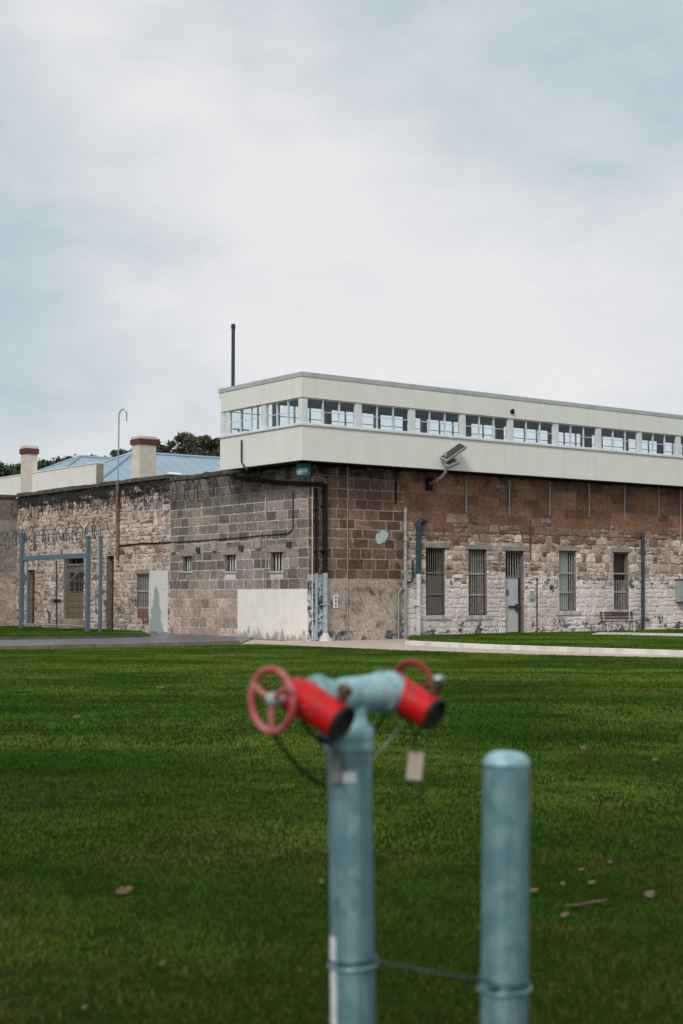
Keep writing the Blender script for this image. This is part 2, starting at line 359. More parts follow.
def blades(y0,y1,dens,h,w,poly,z=0.0,xr=None,margin=.5):
    k=.2402*1.06
    X1=k*y1+margin
    n=int(dens*(2*X1)*(y1-y0)); x=rng.uniform(-X1,X1,n); y=rng.uniform(y0,y1,n)
    keep=(np.abs(x)<k*y+margin); x=x[keep]; y=y[keep]
    keep=pip(x,y,poly); x=x[keep]; y=y[keep]
    # clumped density
    cl=fbm(x,y,5.5,3); keep=rng.random(len(x))<np.clip((cl-.25)*2.6,.25,1); x=x[keep]; y=y[keep]; n=len(x)
    hh=h*rng.uniform(.5,1.25,n)*(.7+.6*fbm(x,y,2.2,9)); ww=w*rng.uniform(.6,1.3,n)
    a=rng.uniform(0,2*PI,n); ld=rng.uniform(0,2*PI,n); lean=hh*rng.uniform(.2,1.1,n)
    hz=hh*rng.uniform(.55,1,n)
    v=np.zeros((n,3,3)); dx=np.cos(a)*ww/2; dy=np.sin(a)*ww/2
    v[:,0]=np.stack([x-dx,y-dy,np.full(n,z)],1); v[:,1]=np.stack([x+dx,y+dy,np.full(n,z)],1)
    v[:,2]=np.stack([x+np.cos(ld)*lean,y+np.sin(ld)*lean,z+hz],1)
    p1=fbm(x,y,.55,21); p2=fbm(x*.5,y*1.3,1.6,33); r=rng.random(n)
    g1=np.array([.046,.104,.014]); g2=np.array([.122,.190,.030]); br=np.array([.125,.105,.035]); dk=np.array([.018,.058,.005])
    t=np.clip((p1-.32)*2.6,0,1)[:,None]*.85+r[:,None]*.15
    c=g1*(1-t)+g2*t
    c=np.where((p2<.40)[:,None], c*.6+dk*.4, c)*.90
    brownfrac=np.clip((fbm(x,y,1.1,55)-.5)*3+.10,0.03,.55)*np.clip((13-y)/6,.16,1)+np.clip((7-y)/8,0,.22)  # share of brown blades, patchy and rising towards the near lawn
    mow=np.clip((fbm(x*.12,y+x*.05,1.5,77)-.42)*3.5,-.5,.6)[:,None]*np.clip((y-7)/8,0,1)[:,None]; strk=(fbm(x*.22+y*.03,y*1.5,.9,101)-.5)[:,None]*np.clip((y-9)/6,0,1)[:,None]; c=c*(1+.30*mow)*(1+.75*strk)*(1-.35*np.clip((fbm(x,y,.8,91)-.25)*4,0,1)*np.clip((8-y)/3,0,1))[:,None]  # last factor darkens patches of the near lawn
    c=np.where((rng.random(n)<brownfrac)[:,None], br*rng.uniform(.5,1.1,n)[:,None], c)
    return v, c
lp=[(p.x,p.y) for p in lawnpts]
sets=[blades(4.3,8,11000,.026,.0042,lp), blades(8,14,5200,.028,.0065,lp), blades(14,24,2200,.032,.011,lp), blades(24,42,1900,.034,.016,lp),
      blades(33,60,900,.04,.02,[(p.x,p.y) for p in bedr],.11), blades(40,60,900,.04,.02,[(p.x,p.y) for p in bedl],.095)]
def grassobj(name, vs, cs):
    v=np.concatenate(vs).reshape(-1,3); c=np.concatenate(cs); n=len(c)
    me=bpy.data.meshes.new(name); me.vertices.add(n*3); me.vertices.foreach_set('co', v.ravel())
    me.loops.add(n*3); me.loops.foreach_set('vertex_index', np.arange(n*3,dtype=np.int32))
    me.polygons.add(n); me.polygons.foreach_set('loop_start', np.arange(0,n*3,3,dtype=np.int32)); me.update(calc_edges=True)
    me.materials.append(M['blade'])
    at=me.color_attributes.new('Col','FLOAT_COLOR','POINT'); cc=np.ones((n,3,4)); cc[:,:,:3]=c[:,None,:]
    cc[:,2,:3]*=1.15
    at.data.foreach_set('color', cc.ravel())
    o=bpy.data.objects.new(name, me); COL.objects.link(o); return o
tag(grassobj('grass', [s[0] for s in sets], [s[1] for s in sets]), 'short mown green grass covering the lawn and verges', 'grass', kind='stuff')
# ------------------------------------------------------------------ masonry walls
def fb(x,z,s,seed=0): return noise.fractal(Vector((x*s+seed*17.3, z*s-seed*5.1, seed*3.7)), 1.0, 2.0, 4)*.5+.5
def pick(pal, v=.12):
    c=random.choice(pal); k=random.uniform(1-v,1+v); return tuple(x*k for x in c)
BROWN=[(.22,.148,.112),(.175,.118,.09),(.26,.18,.14),(.20,.14,.11),(.13,.09,.072)]
GREY=[(.25,.23,.215),(.20,.188,.178),(.33,.295,.27),(.17,.16,.152),(.28,.25,.225),(.36,.31,.275)]
PINK=[(.52,.41,.355),(.42,.335,.29),(.58,.48,.42),(.30,.24,.21),(.46,.37,.32),(.24,.20,.18)]
RUB=[(.42,.32,.27),(.30,.21,.175),(.52,.42,.36),(.17,.12,.10),(.36,.265,.22),(.60,.50,.44),(.24,.18,.15)]
LIGHT=[(.70,.61,.55),(.60,.52,.465),(.76,.68,.62),(.50,.42,.37)]
def inr(v,a,b): return a<=v<b
# zones: return stonecol, mortarcol, aux(wash, peel, soot plus painted overhang shade), style
XB=RW(404,560)[0]         # end of the block masonry on the yard face
ZS=2.08
def right_zone(x,z):
    top = max(0,(z-4.9)/.6)  # shade under the gallery overhang, painted into the wall colour
    if x<XB:
        if z>ZS: return BROWN,(.46,.37,.31),(0, 0, .30+.32*top),'block'
        return PINK,(.46,.39,.345),(.32, .47 if z<.4 else .10, .38),'stucco'
    z=z+(fb(x,z,.9,8)-.5)*1.1
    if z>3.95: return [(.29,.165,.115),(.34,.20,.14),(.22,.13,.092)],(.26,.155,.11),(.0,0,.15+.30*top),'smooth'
    if z>3.4: return [RUB[0],RUB[1],RUB[3],BROWN[2],RUB[4]],(.22,.155,.125),(.05,0,.2),'rubble'
    z=z-(fb(x,z,.9,8)-.5)*.9
    if z>ZS: return RUB+LIGHT[1:],(.50,.41,.355),(.40,.0,.27),'rubble'
    pe=.36
    if z>1.7: pe=.44
    if z<.45: pe=.46
    return LIGHT+[RUB[2]],(.70,.63,.58),(.64, pe, .20),'rubble'
VB=LW(170,560)[0]         # end of the block masonry on the lane face
VW=LW(237.5,600)[0]
def left_zone(v,z):
    soot = max(0,min(1,(z-4.7)/.9))*.45
    if v<VB:
        if z<1.62:
            if v<VW: return [(.80,.755,.70)],(.80,.755,.70),(0,.08 if z>.3 else .30,0),'paint'
            return PINK[:3]+[(.34,.29,.26),PINK[4]],(.56,.48,.43),(.22,0,.22),'block'
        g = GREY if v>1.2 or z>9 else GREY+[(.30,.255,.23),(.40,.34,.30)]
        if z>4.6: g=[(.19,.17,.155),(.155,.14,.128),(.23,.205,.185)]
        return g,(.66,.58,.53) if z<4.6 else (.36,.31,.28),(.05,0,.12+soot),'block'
    return RUB[:]+PINK+LIGHT[1:2],(.60,.505,.45) ,(.43,.10,.30+soot*1.1),'rubble'
def wallmesh(name, parent, face, a0,a1,z0,z1, zone, openings, splits, thick=.5, mirror=1):
    """face(a,off,z) -> local vector; off is outward"""
    b=MB()
    # backing, cut round the openings
    xs=sorted(set([a0,a1]+[o[0] for o in openings]+[o[1] for o in openings]+list(np.arange(a0,a1,.4))+splits[0]))
    zs=sorted(set([z0,z1]+[o[2] for o in openings]+[o[3] for o in openings]+list(np.arange(z0,z1,.3))+splits[1]))
    xs=[x for x in xs if a0<=x<=a1]; zs=[z for z in zs if z0<=z<=z1]
    for i in range(len(xs)-1):
        for j in range(len(zs)-1):
            xm=(xs[i]+xs[i+1])/2; zm=(zs[j]+zs[j+1])/2
            if xs[i+1]-xs[i]<1e-5 or zs[j+1]-zs[j]<1e-5: continue
            if any(inr(xm,o[0],o[1]) and inr(zm,o[2],o[3]) for o in openings): continue
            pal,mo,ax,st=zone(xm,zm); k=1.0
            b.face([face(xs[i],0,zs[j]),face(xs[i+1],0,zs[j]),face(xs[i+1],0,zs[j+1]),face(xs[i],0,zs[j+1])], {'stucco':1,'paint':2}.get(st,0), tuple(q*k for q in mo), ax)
    for o in openings:
        x0,x1,q0,q1=o; mo=(.27,.24,.22)
        for p,q in (((x0,q0),(x1,q0)),((x1,q0),(x1,q1)),((x1,q1),(x0,q1)),((x0,q1),(x0,q0))):
            b.face([face(p[0],0,p[1]),face(q[0],0,q[1]),face(q[0],-thick,q[1]),face(p[0],-thick,p[1])],0,mo,(.1,0,.1))
    # stones
    z=z0+.01
    while z<z1-.05:
        _,_,_,st0=zone((a0+a1)/2, z)
        x=a0
        hrow=random.uniform(.30,.34)
        z_end=min(z+hrow,z1)
        while x<a1-.02:
            pal,mo,ax,st=zone(x+.15,(z+z_end)/2)
            if st=='stucco' or st=='paint':
                x+=.2; continue
            cells=[]
            if st=='block':
                w=random.uniform(.42,.72); cells=[(x,x+w,z,z_end)]
            elif st=='smooth':
                w=random.uniform(.5,1.1); cells=[(x,x+w,z,z_end)]
            else:
                w=random.uniform(.22,.62)
                if random.random()<.55:
                    m_=z+(z_end-z)*random.uniform(.35,.65)
                    xm=x+w*random.uniform(.35,.65)
                    cells=[(x,xm,z,m_),(xm,x+w,z,m_)] if random.random()<.6 else [(x,x+w,z,m_)]
                    xm=x+w*random.uniform(.35,.65)
                    cells+=[(x,xm,m_,z_end),(xm,x+w,m_,z_end)] if random.random()<.6 else [(x,x+w,m_,z_end)]
                else: cells=[(x,x+w,z,z_end)]
            for (p0,p1,r0,r1) in cells:
                p1=min(p1,a1)
                if p1-p0<.06: continue
                # clip against openings
                segs=[(p0,p1)]
                for o in openings:
                    if r1>o[2]+.02 and r0<o[3]-.02:
                        ns=[]
                        for s0,s1 in segs:
                            if s1<=o[0] or s0>=o[1]: ns.append((s0,s1)); continue
                            if s0<o[0]-.06: ns.append((s0,o[0]))
                            if s1>o[1]+.06: ns.append((o[1],s1))
                        segs=ns
                for s0,s1 in segs:
                    pal2,mo2,ax2,st2=zone((s0+s1)/2,(r0+r1)/2)
                    if st2 in('stucco','paint'): continue
                    gap={'block':.014,'smooth':.006,'rubble':.016}[st2]; pr={'block':.012,'smooth':.004,'rubble':.022}[st2]*random.uniform(.6,1.3)
                    c0,c1,d0,d1=s0+gap,s1-gap,r0+gap,r1-gap
                    if c1-c0<.03 or d1-d0<.03: continue
                    W=c1-c0; H=d1-d0; j={'block':.008,'smooth':.01,'rubble':.036}[st2]; ch={'block':.02,'smooth':.02,'rubble':.3*min(W,H)}[st2]
                    if st2=='rubble': ch*=random.uniform(.5,1.1)
                    ch=min(ch,.45*min(W,H))
                    pts=[(c0+ch,d0),(c1-ch,d0),(c1,d0+ch),(c1,d1-ch),(c1-ch,d1),(c0+ch,d1),(c0,d1-ch),(c0,d0+ch)]
                    pts=[(q[0]+random.uniform(-j,j),q[1]+random.uniform(-j,j)) for q in pts]
                    cx,cz=(c0+c1)/2,(d0+d1)/2; sh=.012 if st2!='rubble' else .02
                    inn=[(q[0]+(cx-q[0])*min(1,sh/(W/2)),q[1]+(cz-q[1])*min(1,sh/(H/2))) for q in pts]
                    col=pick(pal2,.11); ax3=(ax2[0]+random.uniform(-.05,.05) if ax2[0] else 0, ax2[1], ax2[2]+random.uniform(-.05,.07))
                    big=fb(cx,cz,.55,3); col=tuple(q*(.80+.40*big) for q in col)
                    vs=[face(q[0],0.0,q[1]) for q in pts]+[face(q[0],pr,q[1]) for q in inn]
                    fs=[(k,(k+1)%8,8+(k+1)%8,8+k) for k in range(8)]+[tuple(range(8,16))]
                    b.add(vs,fs,0,col,ax3)
            x=max(c[1] for c in cells)
        z=z_end
    return b.build(name,[M['stone'],M['stucco'],M['plaster']],parent)
fR=lambda a,off,z: Vector((a,-off,z))
fL=lambda a,off,z: Vector((-off,a,z))
ZTOP=5.52
stonebld=frame('stone_building')
tag(stonebld,'long stone cell building of brown and pale blocks standing under the white glazed gallery','building')
def opR(x0,x1,y0,y1,dx=0):
    a,zt=RW(x0,y0); c,zt2=RW(x1,y0); _,zb=RW((x0+x1)/2,y1); return (a,c,zb,(zt+zt2)/2)
oW=[opR(425.7,444.8,548,615.4), opR(468.4,486.6,549.5,615.4), opR(559,575.7,551,611), opR(613.4,628.3,552.4,610)]
oD=opR(505.3,523.7,551,634.0); oD=(oD[0],oD[1],.12,oD[3])
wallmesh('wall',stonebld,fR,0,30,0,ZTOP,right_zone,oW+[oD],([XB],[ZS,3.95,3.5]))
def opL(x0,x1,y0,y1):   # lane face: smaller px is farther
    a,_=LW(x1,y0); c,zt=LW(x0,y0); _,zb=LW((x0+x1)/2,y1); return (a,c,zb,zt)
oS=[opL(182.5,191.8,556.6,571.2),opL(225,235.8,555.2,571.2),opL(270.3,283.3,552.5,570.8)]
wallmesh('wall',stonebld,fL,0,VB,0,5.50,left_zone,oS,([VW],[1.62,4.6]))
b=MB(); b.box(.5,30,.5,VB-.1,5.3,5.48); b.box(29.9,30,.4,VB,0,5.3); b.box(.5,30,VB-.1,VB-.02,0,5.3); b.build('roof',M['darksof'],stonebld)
# coping on the part of the lane face left of the gallery
b=MB(); zc=5.5; v=3.75
while v<VB:
    L=random.uniform(.9,1.3); b.box(-.05-random.uniform(0,.015),.5,v+.01,min(v+L,VB)-.01,zc,zc+.15+random.uniform(-.012,.012)); v+=L
b.build('coping',M['coping'],stonebld,bevel=.02)
# window furniture
def barwin(op, face, parent, style, depth=.16):
    depth = min(depth,.09) if style!='small' else depth
    if style=='gate': depth=.07
    if style=='gate2': depth=.10
    x0,x1,z0,z1=op; W=x1-x0; H=z1-z0
    def bx(b,a0,a1,o0,o1,q0,q1,m=0):
        ps=[face(a0,o0,q0),face(a1,o1,q1)]; lo=[min(ps[0][i],ps[1][i]) for i in range(3)]; hi=[max(ps[0][i],ps[1][i]) for i in range(3)]
        b.box(lo[0],hi[0],lo[1],hi[1],lo[2],hi[2],m)
    fm={'gate':M['rustbar'],'gate2':M['rustbar'],'mesh':M['greybar'],'small':M['rustdoor'],'grate':M['greybar']}[style]
    b=MB(); t=.05 if style!='small' else .025
    bx(b,x0+.003,x0+t,-depth,-depth-.06,z0+.003,z1-.003); bx(b,x1-t,x1-.003,-depth,-depth-.06,z0+.003,z1-.003)
    bx(b,x0+t,x1-t,-depth,-depth-.06,z1-t,z1-.003); bx(b,x0+t,x1-t,-depth,-depth-.06,z0+.003,z0+t)
    w=b.build('window',fm,parent)
    f=b=MB()
    if style!='small':
        for q in ((.62,.66),(.30,.32)) : bx(b,x0+t,x1-t,-depth+.015,-depth-.04,z0+H*q[0],z0+H*q[0]+.05)
    n={'gate':8,'gate2':9,'mesh':7,'small':4,'grate':8}[style]
    for i in range(n):
        c=x0+t+(W-2*t)*(i+.5)/n; r=.012 if style!='small' else .022
        lo=z0+t; hi=z1-t
        if style=='grate': hi=z0+H*.52
        b.tube([face(c,-depth-.02,lo),face(c,-depth-.02,hi)],r,6)
    mm={'gate':M['greybar'],'gate2':M['palebar'],'mesh':M['palebar'],'small':M['whitef'],'grate':M['palebar']}[style]
    b.build('bars',mm,w)
    b=MB()
    if style=='gate': bx(b,x0+t,x1-t,-depth-.03,-depth-.045,z0+t,z0+H*.60); b.build('mesh_panel',M['meshp'],w)
    if style in('mesh',): bx(b,x0+t,x0+W*.72,-depth-.10,-depth-.115,z0+t,z0+H*.985); b.build('pane',M['cabinet'],w)
    if style=='gate2': bx(b,x0+t,x0+W*.52,-depth-.10,-depth-.12,z0+t,z1-t); b.build('shutter',M['rustbar'],w)
    if style=='grate': bx(b,x0+t,x1-t,-depth-.1,-depth-.12,z0+H*.5,z1-t); b.build('shutter',M['rustdoor'],w)
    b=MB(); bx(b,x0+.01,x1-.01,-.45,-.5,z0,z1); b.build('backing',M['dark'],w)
    if style!='small':
        b=MB(); bx(b,x0-.16,x1+.22,.035,-.15,z1+.003,z1+.16); b.build('lintel',M['lintel'],w,bevel=.01)
        b=MB(); bx(b,x0-.18,x1+.25,.05,-.12,z0-.15,z0-.003); b.build('sill',M['sill'],w,bevel=.012)
    else:
        b=MB(); bx(b,x0-.16,x1+.16,.03,-.12,z1+.003,z1+.25); b.build('lintel',M['lintel'],w,bevel=.01)
        b=MB(); bx(b,x0-.08,x1+.08,.04,-.12,z0-.07,z0-.003); b.build('sill',M['sill'],w,bevel=.01)
    return w
for op,st,lb in zip(oW,('gate','gate2','mesh','grate'),('barred opening with brown mesh over its lower part','barred opening with rusty shutter behind','barred opening with pale green pane','dark barred opening, bars only over its lower half')):
    w=barwin(op,fR,stonebld,st); w['label']=lb
for op in oS: barwin(op,fL,stonebld,'small',.14)
# door
x0,x1,z0,z1=oD; W=x1-x0; zt=RW(512,577)[1]
b=MB(); 
for q in ((x0+.003,x0+.05),(x1-.05,x1-.003)): b.box(q[0],q[1],.12,.2,z0,z1-.004)
b.box(x0+.05,x1-.05,.12,.2,z1-.06,z1-.004); b.box(x0+.05,x1-.05,.12,.2,zt-.03,zt+.04); d=b.build('door',M['greybar'],stonebld)
b=MB(); b.box(x0+.05,x1-.16,.14,.18,z0+.02,zt-.03); b.box(x0+.06,x1-.17,.135,.14,z0+.03,z0+.25); b.build('door_leaf',M['greydoor'],d)
b=MB(); b.box(x1-.16,x1-.05,.125,.16,z0+.02,zt-.03); b.build('shutter',M['rustdoor'],d)
b=MB(); b.box(x0+.12,x0+.30,.125,.14,1.42,1.62); b.build('notice',M['bluepost'],d)
b=MB(); b.box(x0+.26,x1-.05,.09,.135,.98,1.06); b.box(x1-.3,x1-.2,.07,.13,.86,1.12); b.build('bolt',M['rustdoor'],d)
b=MB(); 
for i in range(6): c=x0+.08+(W-.16)*(i+.5)/6; b.tube([(c,.15,zt+.04),(c,.15,z1-.06)],.014,6)
b.build('bars',M['palebar'],d)
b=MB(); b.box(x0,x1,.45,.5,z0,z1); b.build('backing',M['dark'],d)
b=MB(); b.box(x0-.18,x1+.2,-.035,.15,z1+.003,z1+.16); b.build('lintel',M['lintel'],d,bevel=.01)
# pipes, conduits and small boxes on the yard face
def rpipe(name, pts, r, m, off=.07, seg=8, strap=True):
    b=MB(); ps=[]
    for p in pts:
        o=p[2] if len(p)>2 else off
        a,z=RW(p[0],p[1],-o); ps.append(Vector((a,-o,z)))
    b.tube(ps,r,seg)
    if strap and len(ps)==2 and abs(ps[0].z-ps[1].z)>1.5:
        n=int(abs(ps[0].z-ps[1].z)/1.1)
        for k in range(n):
            z=ps[1].z+(ps[0].z-ps[1].z)*(k+.5)/n; b.box(ps[0].x-r*1.6,ps[0].x+r*1.6,-off-r*1.05,-.0,z-.02,z+.02)
    return b.build(name,m,stonebld,smooth=True)
rpipe('downpipe',[(325,484),(325,573)],.085,M['blackpipe'],.11)
rpipe('downpipe',[(325.2,573),(325.2,636)],.085,M['palebluepipe'],.11)
a,z=RW(325,641,-.11); b=MB(); b.lathe([(.22,0),(.20,.06),(.10,.22),(.09,.26)],(a,-.13,0),(0,0,1),12); b.build('pipe_shoe',M['whiteconc'],stonebld,smooth=True)
rpipe('downpipe',[(316.5,488),(316.5,573)],.045,M['blackpipe'],.08)
rpipe('conduit',[(316.5,573),(316.5,640)],.04,M['palebluepipe'],.08)
rpipe('conduit',[(312.3,478),(312.3,640)],.018,M['whitepipe'],.06)
rpipe('conduit',[(347.5,466,.07),(347.5,640,.05)],.016,M['galv'],.05)
rpipe('conduit',[(396,480),(396,504)],.03,M['blackpipe'],.05,strap=False)
rpipe('conduit',[(405.3,508),(405.3,572)],.055,M['palebar'],.09)
rpipe('conduit',[(405.3,572),(405.3,640)],.055,M['galv'],.09)
rpipe('conduit',[(398.5,640),(398.5,592),(400.5,589.5),(405,589.5)],.03,M['galv'],.07,strap=False)
rpipe('conduit',[(405,582),(412,582),(412.5,577),(412.5,560)],.035,M['bluepipe'],.08,strap=False)
rpipe('downpipe',[(426,521,.1),(421,520.5,.11),(418.8,523,.12),(418.6,574,.12)],.085,M['bluepipe'],.12,strap=False)
rpipe('downpipe',[(418.6,574),(418.6,637)],.08,M['whitepipe'],.12)
rpipe('downpipe',[(641,536,.05),(643,536.5,.10),(643,631,.10)],.065,M['bluepipe'],.10,strap=False)
for x,y1 in ((466,512),(509.4,514),(549.6,515),(589,517),(624.6,520),(658.6,518),(680.5,545)): rpipe('conduit',[(x,479+(x-466)*.03),(x,y1)],.028,M['galv'],.03,6,False)
rpipe('conduit',[(530.5,520),(530.5,560)],.02,M['rustbar'],.03,6,False)
rpipe('conduit',[(537,578),(537,634)],.022,M['bluepipe'],.03,6,False)
rpipe('conduit',[(313,474),(395,481),(405,482)],.012,M['galv'],.03,5,False)
a,z=RW(531.5,596); b=MB(); b.box(a-.12,a+.1,-.08,0,z-.12,z+.18); b.build('junction_box',M['cabinet'],stonebld,bevel=.01)
a,z=RW(398.5,536); b=MB(); b.box(a-.1,a+.1,-.06,0,z-.1,z+.1); b.build('air_vent',M['rustbar'],stonebld,bevel=.01)
# pale paint blob
a,z=RW(381.5,537); b=MB(); ring=[]
for k in range(16):
    t=2*PI*k/16; r=.22*(1+.25*math.sin(t*2+.6)+.1*math.sin(5*t)); ring.append((a+r*math.cos(t), -.03, z+r*1.1*math.sin(t)))
b.face(ring); b.face([(p[0],-.0,p[2]) for p in ring])
for k in range(16): p=ring[k]; q=ring[(k+1)%16]; b.face([p,q,(q[0],0,q[2]),(p[0],0,p[2])])
b.build('paint_patch',pmat('pale_blue_paint_patch',(.40,.48,.50),(.52,.58,.58),8,.7),stonebld)
# peeling corner strip
a1=RW(326.5,600)[0]
def peelmat():
    m,nt,bb=mat('peeling_white_and_blue_paint'); f=nz(nt,2.2,8,.72,dist=.6); g=nz(nt,5,6,.7)
    c=mixc(nt,ramp(nt,f,.49,.52),(.62,.66,.68),(.035,.05,.075)); c=mixc(nt,ramp(nt,g,.56,.6),c,(.20,.29,.38)); c=mixc(nt,ramp(nt,nz(nt,3,5),.62,.64),c,(.30,.16,.13))
    nt.links.new(c,bb.inputs['Base Color']); bb.inputs['Roughness'].default_value=.8; bump(nt,bb,f,.6,.02); return m
b=MB(); b.box(-.02,a1,-.018,.0,.0,1.86); b.build('peeling_panel',peelmat(),stonebld)
b=MB(); b.box(-.024,a1,-.022,.0,1.863,2.08); b.build('painted_band',M['sill'],stonebld)
# cables, boxes on the lane face
def lpipe(name, pts, r, m, off=.05, seg=6):
    b=MB(); ps=[]
    for p in pts:
        o=p[2] if len(p)>2 else off
        a,z=LW(p[0],p[1],-o); ps.append(Vector((-o,a,z)))
    b.tube(ps,r,seg); return b.build(name,m,stonebld,smooth=True)
lpipe('pipe_run',[(232,476),(250,479.5),(278,482.5),(306,484)],.07,M['blackpipe'],.10,8)
b=MB(); a,z=LW(306,484,-.10); a2,z2=RW(325,484,-.11); b.tube([(-.10,a,z),(-.11,-.05,z),(-.05,-.11,z),(.1,-.11,z),(a2-.08,-.11,z2),(a2,-.11,z2-.08)],.07,8); b.build('pipe_run',M['blackpipe'],stonebld,smooth=True)
lpipe('cable',[(170,542.5),(200,540.5),(235,538),(262,535.5),(288,533.5),(292,530),(293,526),(293,491)],.016,M['blackpipe'],.04)
lpipe('conduit',[(266,490),(266,588)],.022,M['galv'],.03)
lpipe('downpipe',[(241.5,440),(241.5,462),(244,466),(247,470)],.03,M['bluepipe'],.9)
for x,y in ((174,548),(215,546),(259.3,543.2)):
    a,z=LW(x,y); b=MB(); b.box(-.10,-.0,a-.16,a+.16,z-.17,z+.17); b.build('vent_box',M['beige'],stonebld,bevel=.015)
for x,y in ((199,550),(242,548),(290,544.5)):
    a,z=LW(x,y); b=MB(); b.box(-.08,0,a-.11,a+.11,z-.08,z+.09); b.build('junction_box',M['bluepipe'],stonebld,bevel=.01)
# small sign
a,z=RW(335.3,601.5)
sg=frame('wall_sign',a,-.0,z); tag(sg,'narrow white sign with three dark round marks on the rough wall near the corner','sign')
b=MB(); b.box(-.09,.09,-.03,-.002,-.2,.2); b.build('panel',M['sticker'],sg,bevel=.004)
for dz in (.12,0,-.12):
    b=MB(); b.lathe([(.045,0),(.045,.004)],(0,-.0305,dz),(0,-1,0),14); b.build('mark',M['greytag'],sg)
# ------------------------------------------------------------------ gallery on top
O=.84; gal=frame('glazed_gallery'); tag(gal,'white flat roofed gallery with a continuous band of windows, sitting on the stone building','building')
X1=26.0; D=4.65; zb=5.54; zs=6.60; zw=7.46; zr=8.235
def ring(b,z0,z1,t=.12,grow=0,m=0):
    x0=-O-grow; x1=X1+grow; y0=-O-grow; y1=-O+D+grow
    b.box(x0,x1,y0,y0+t,z0,z1,m); b.box(x0,x1,y1-t,y1,z0,z1,m); b.box(x0,x0+t,y0+t,y1-t,z0,z1,m); b.box(x1-t,x1,y0+t,y1-t,z0,z1,m)
b=MB(); ring(b,zb,zs)
b.build('lower_wall',M['cream'],gal)
# sheet joints
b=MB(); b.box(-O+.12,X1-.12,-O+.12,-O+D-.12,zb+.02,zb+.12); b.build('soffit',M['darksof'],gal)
b=MB(); b.box(-O+.12,X1-.12,-O+.12,-O+D-.12,zs-.5,zs-.42); b.build('floor',M['inner'],gal)
zf_=7.92
b=MB(); b.box(-O-.03,X1+.03,-O-.03,-O+.09,zw,zr-.14); b.box(-O-.03,X1+.03,-O+D-.09,-O+D+.03,zf_,zr-.14); b.box(-O-.03,-O+.09,-O+.09,-O+D-.09,zw,zr-.14); b.box(X1-.09,X1+.03,-O+.09,-O+D-.09,zw,zr-.14); b.build('upper_wall',M['cream'],gal)
b=MB(); ring(b,zr-.138,zr,grow=.05); b.box(-O+.07,X1-.07,-O+.07,-O+D-.07,zr-.12,zr-.05); b.build('roof',M['capm'],gal)
b=MB(); b.box(-O+.10,X1-.10,-O+.10,-O+D-.10,zf_+.02,zf_+.08); b.build('ceiling',M['inner'],gal)
b=MB(); ring(b,zs,zs+.07,.16,.05); b.build('sill',M['whitef'],gal,bevel=.008)
def gwin(a0,a1,side,n=3):
    """side: 0 yard face, 1 far face, 2 lane end"""
    def bx(b,p,q,o0,o1,z0,z1,m=0):
        if side==0: b.box(p,q,-O+o0,-O+o1,z0,z1,m)
        elif side==1: b.box(p,q,-O+D-o1,-O+D-o0,z0,z1,m)
        else: b.box(-O+o0,-O+o1,p,q,z0,z1,m)
    Z0=zs+.072; Z1=(zf_ if side==1 else zw)-.002; mu=.66 if side==1 else .5
    b=MB(); t=.035
    bx(b,a0,a1,.03,.09,Z0,Z0+.03); bx(b,a0,a1,.03,.09,Z1-.035,Z1)
    w=(a1-a0)/n
    for i in range(n+1):
        c=a0+w*i; c0=max(a0,c-t*(.5 if 0<i<n else 1)); c1=min(a1,c+t*(.5 if 0<i<n else 1)); bx(b,c0,c1,.028,.092,Z0+.03,Z1-.035)
    for i in range(n):
        zz=Z0+(Z1-Z0)*mu; bx(b,a0+w*i+t,a0+w*(i+1)-t,.045,.075,zz-.011,zz+.011)
    win=b.build('window',M['whitef'],gal)
    b=MB(); bx(b,a0+.01,a1-.01,.058,.062,Z0+.01,Z1-.01); b.build('pane',M['glass'],win)
SP=2.19; posts=[-O+SP*k for k in range(13)]
def gpost(*a):
    b=MB(); b.box(*a); b.build('post',M['whitef'],gal)
for k,x in enumerate(posts):
    if k>0 and x<X1-.3:
        gpost(x-.11,x+.11,-O+.005,-O+.13,zs+.07,zw); gpost(x-.11,x+.11,-O+D-.13,-O+D-.005,zs+.07,zf_)
for y in (2.12,4.24): gpost(-O+.005,-O+.13,-O+y-.11,-O+y+.11,zs+.07,zw)
for x in (-O+.003,X1-.2):
    gpost(x,x+.2,-O+.003,-O+.2,zs+.07,zw); gpost(x,x+.2,-O+D-.2,-O+D-.003,zs+.07,zw)
for k in range(12):
    a0=posts[k]+(.11 if k else .2); a1=posts[k+1]-.11
    if a1<X1: gwin(a0,a1,0); gwin(a0,a1,1)
gwin(-O+.2,-O+2.01,2); gwin(-O+2.23,-O+4.13,2); gwin(-O+4.35,-O+D-.2,2,1)
# inner handrail seen through the glass on the far side
b=MB(); b.box(-O+.3,X1-.3,-O+D-.34,-O+D-.29,zs+.28,zs+.32)
for k in range(22): b.box(-O+.5+1.15*k,-O+.545+1.15*k,-O+D-.34,-O+D-.29,zs-.42,zs+.3)
b.build('handrail',M['bluepost'],gal)
for k in range(6):
    b=MB(); b.box(-O+1.6+SP*2*k,-O+1.8+SP*2*k,1.4,1.6,zs-.42,zf_+.02); b.build('column',M['inner'],gal)
a,z=RW(512,411.5,-O-.04); b=MB(); b.lathe([(.07,0),(.09,.05),(.05,.09)],(a,-O-.03,z),(0,-1,0),12); b.build('vent_cap',M['blackpipe'],gal,smooth=True)
# mast on the roof
vv,zz=LW(232.9,388,1.0); ms=frame('roof_mast',1.0,vv,0); 
ms.location=wor(1.0,-O+D-.4,zr-.1)
p=wor(1.0,-O+D-.4,0); k_=(233-341.5)/F
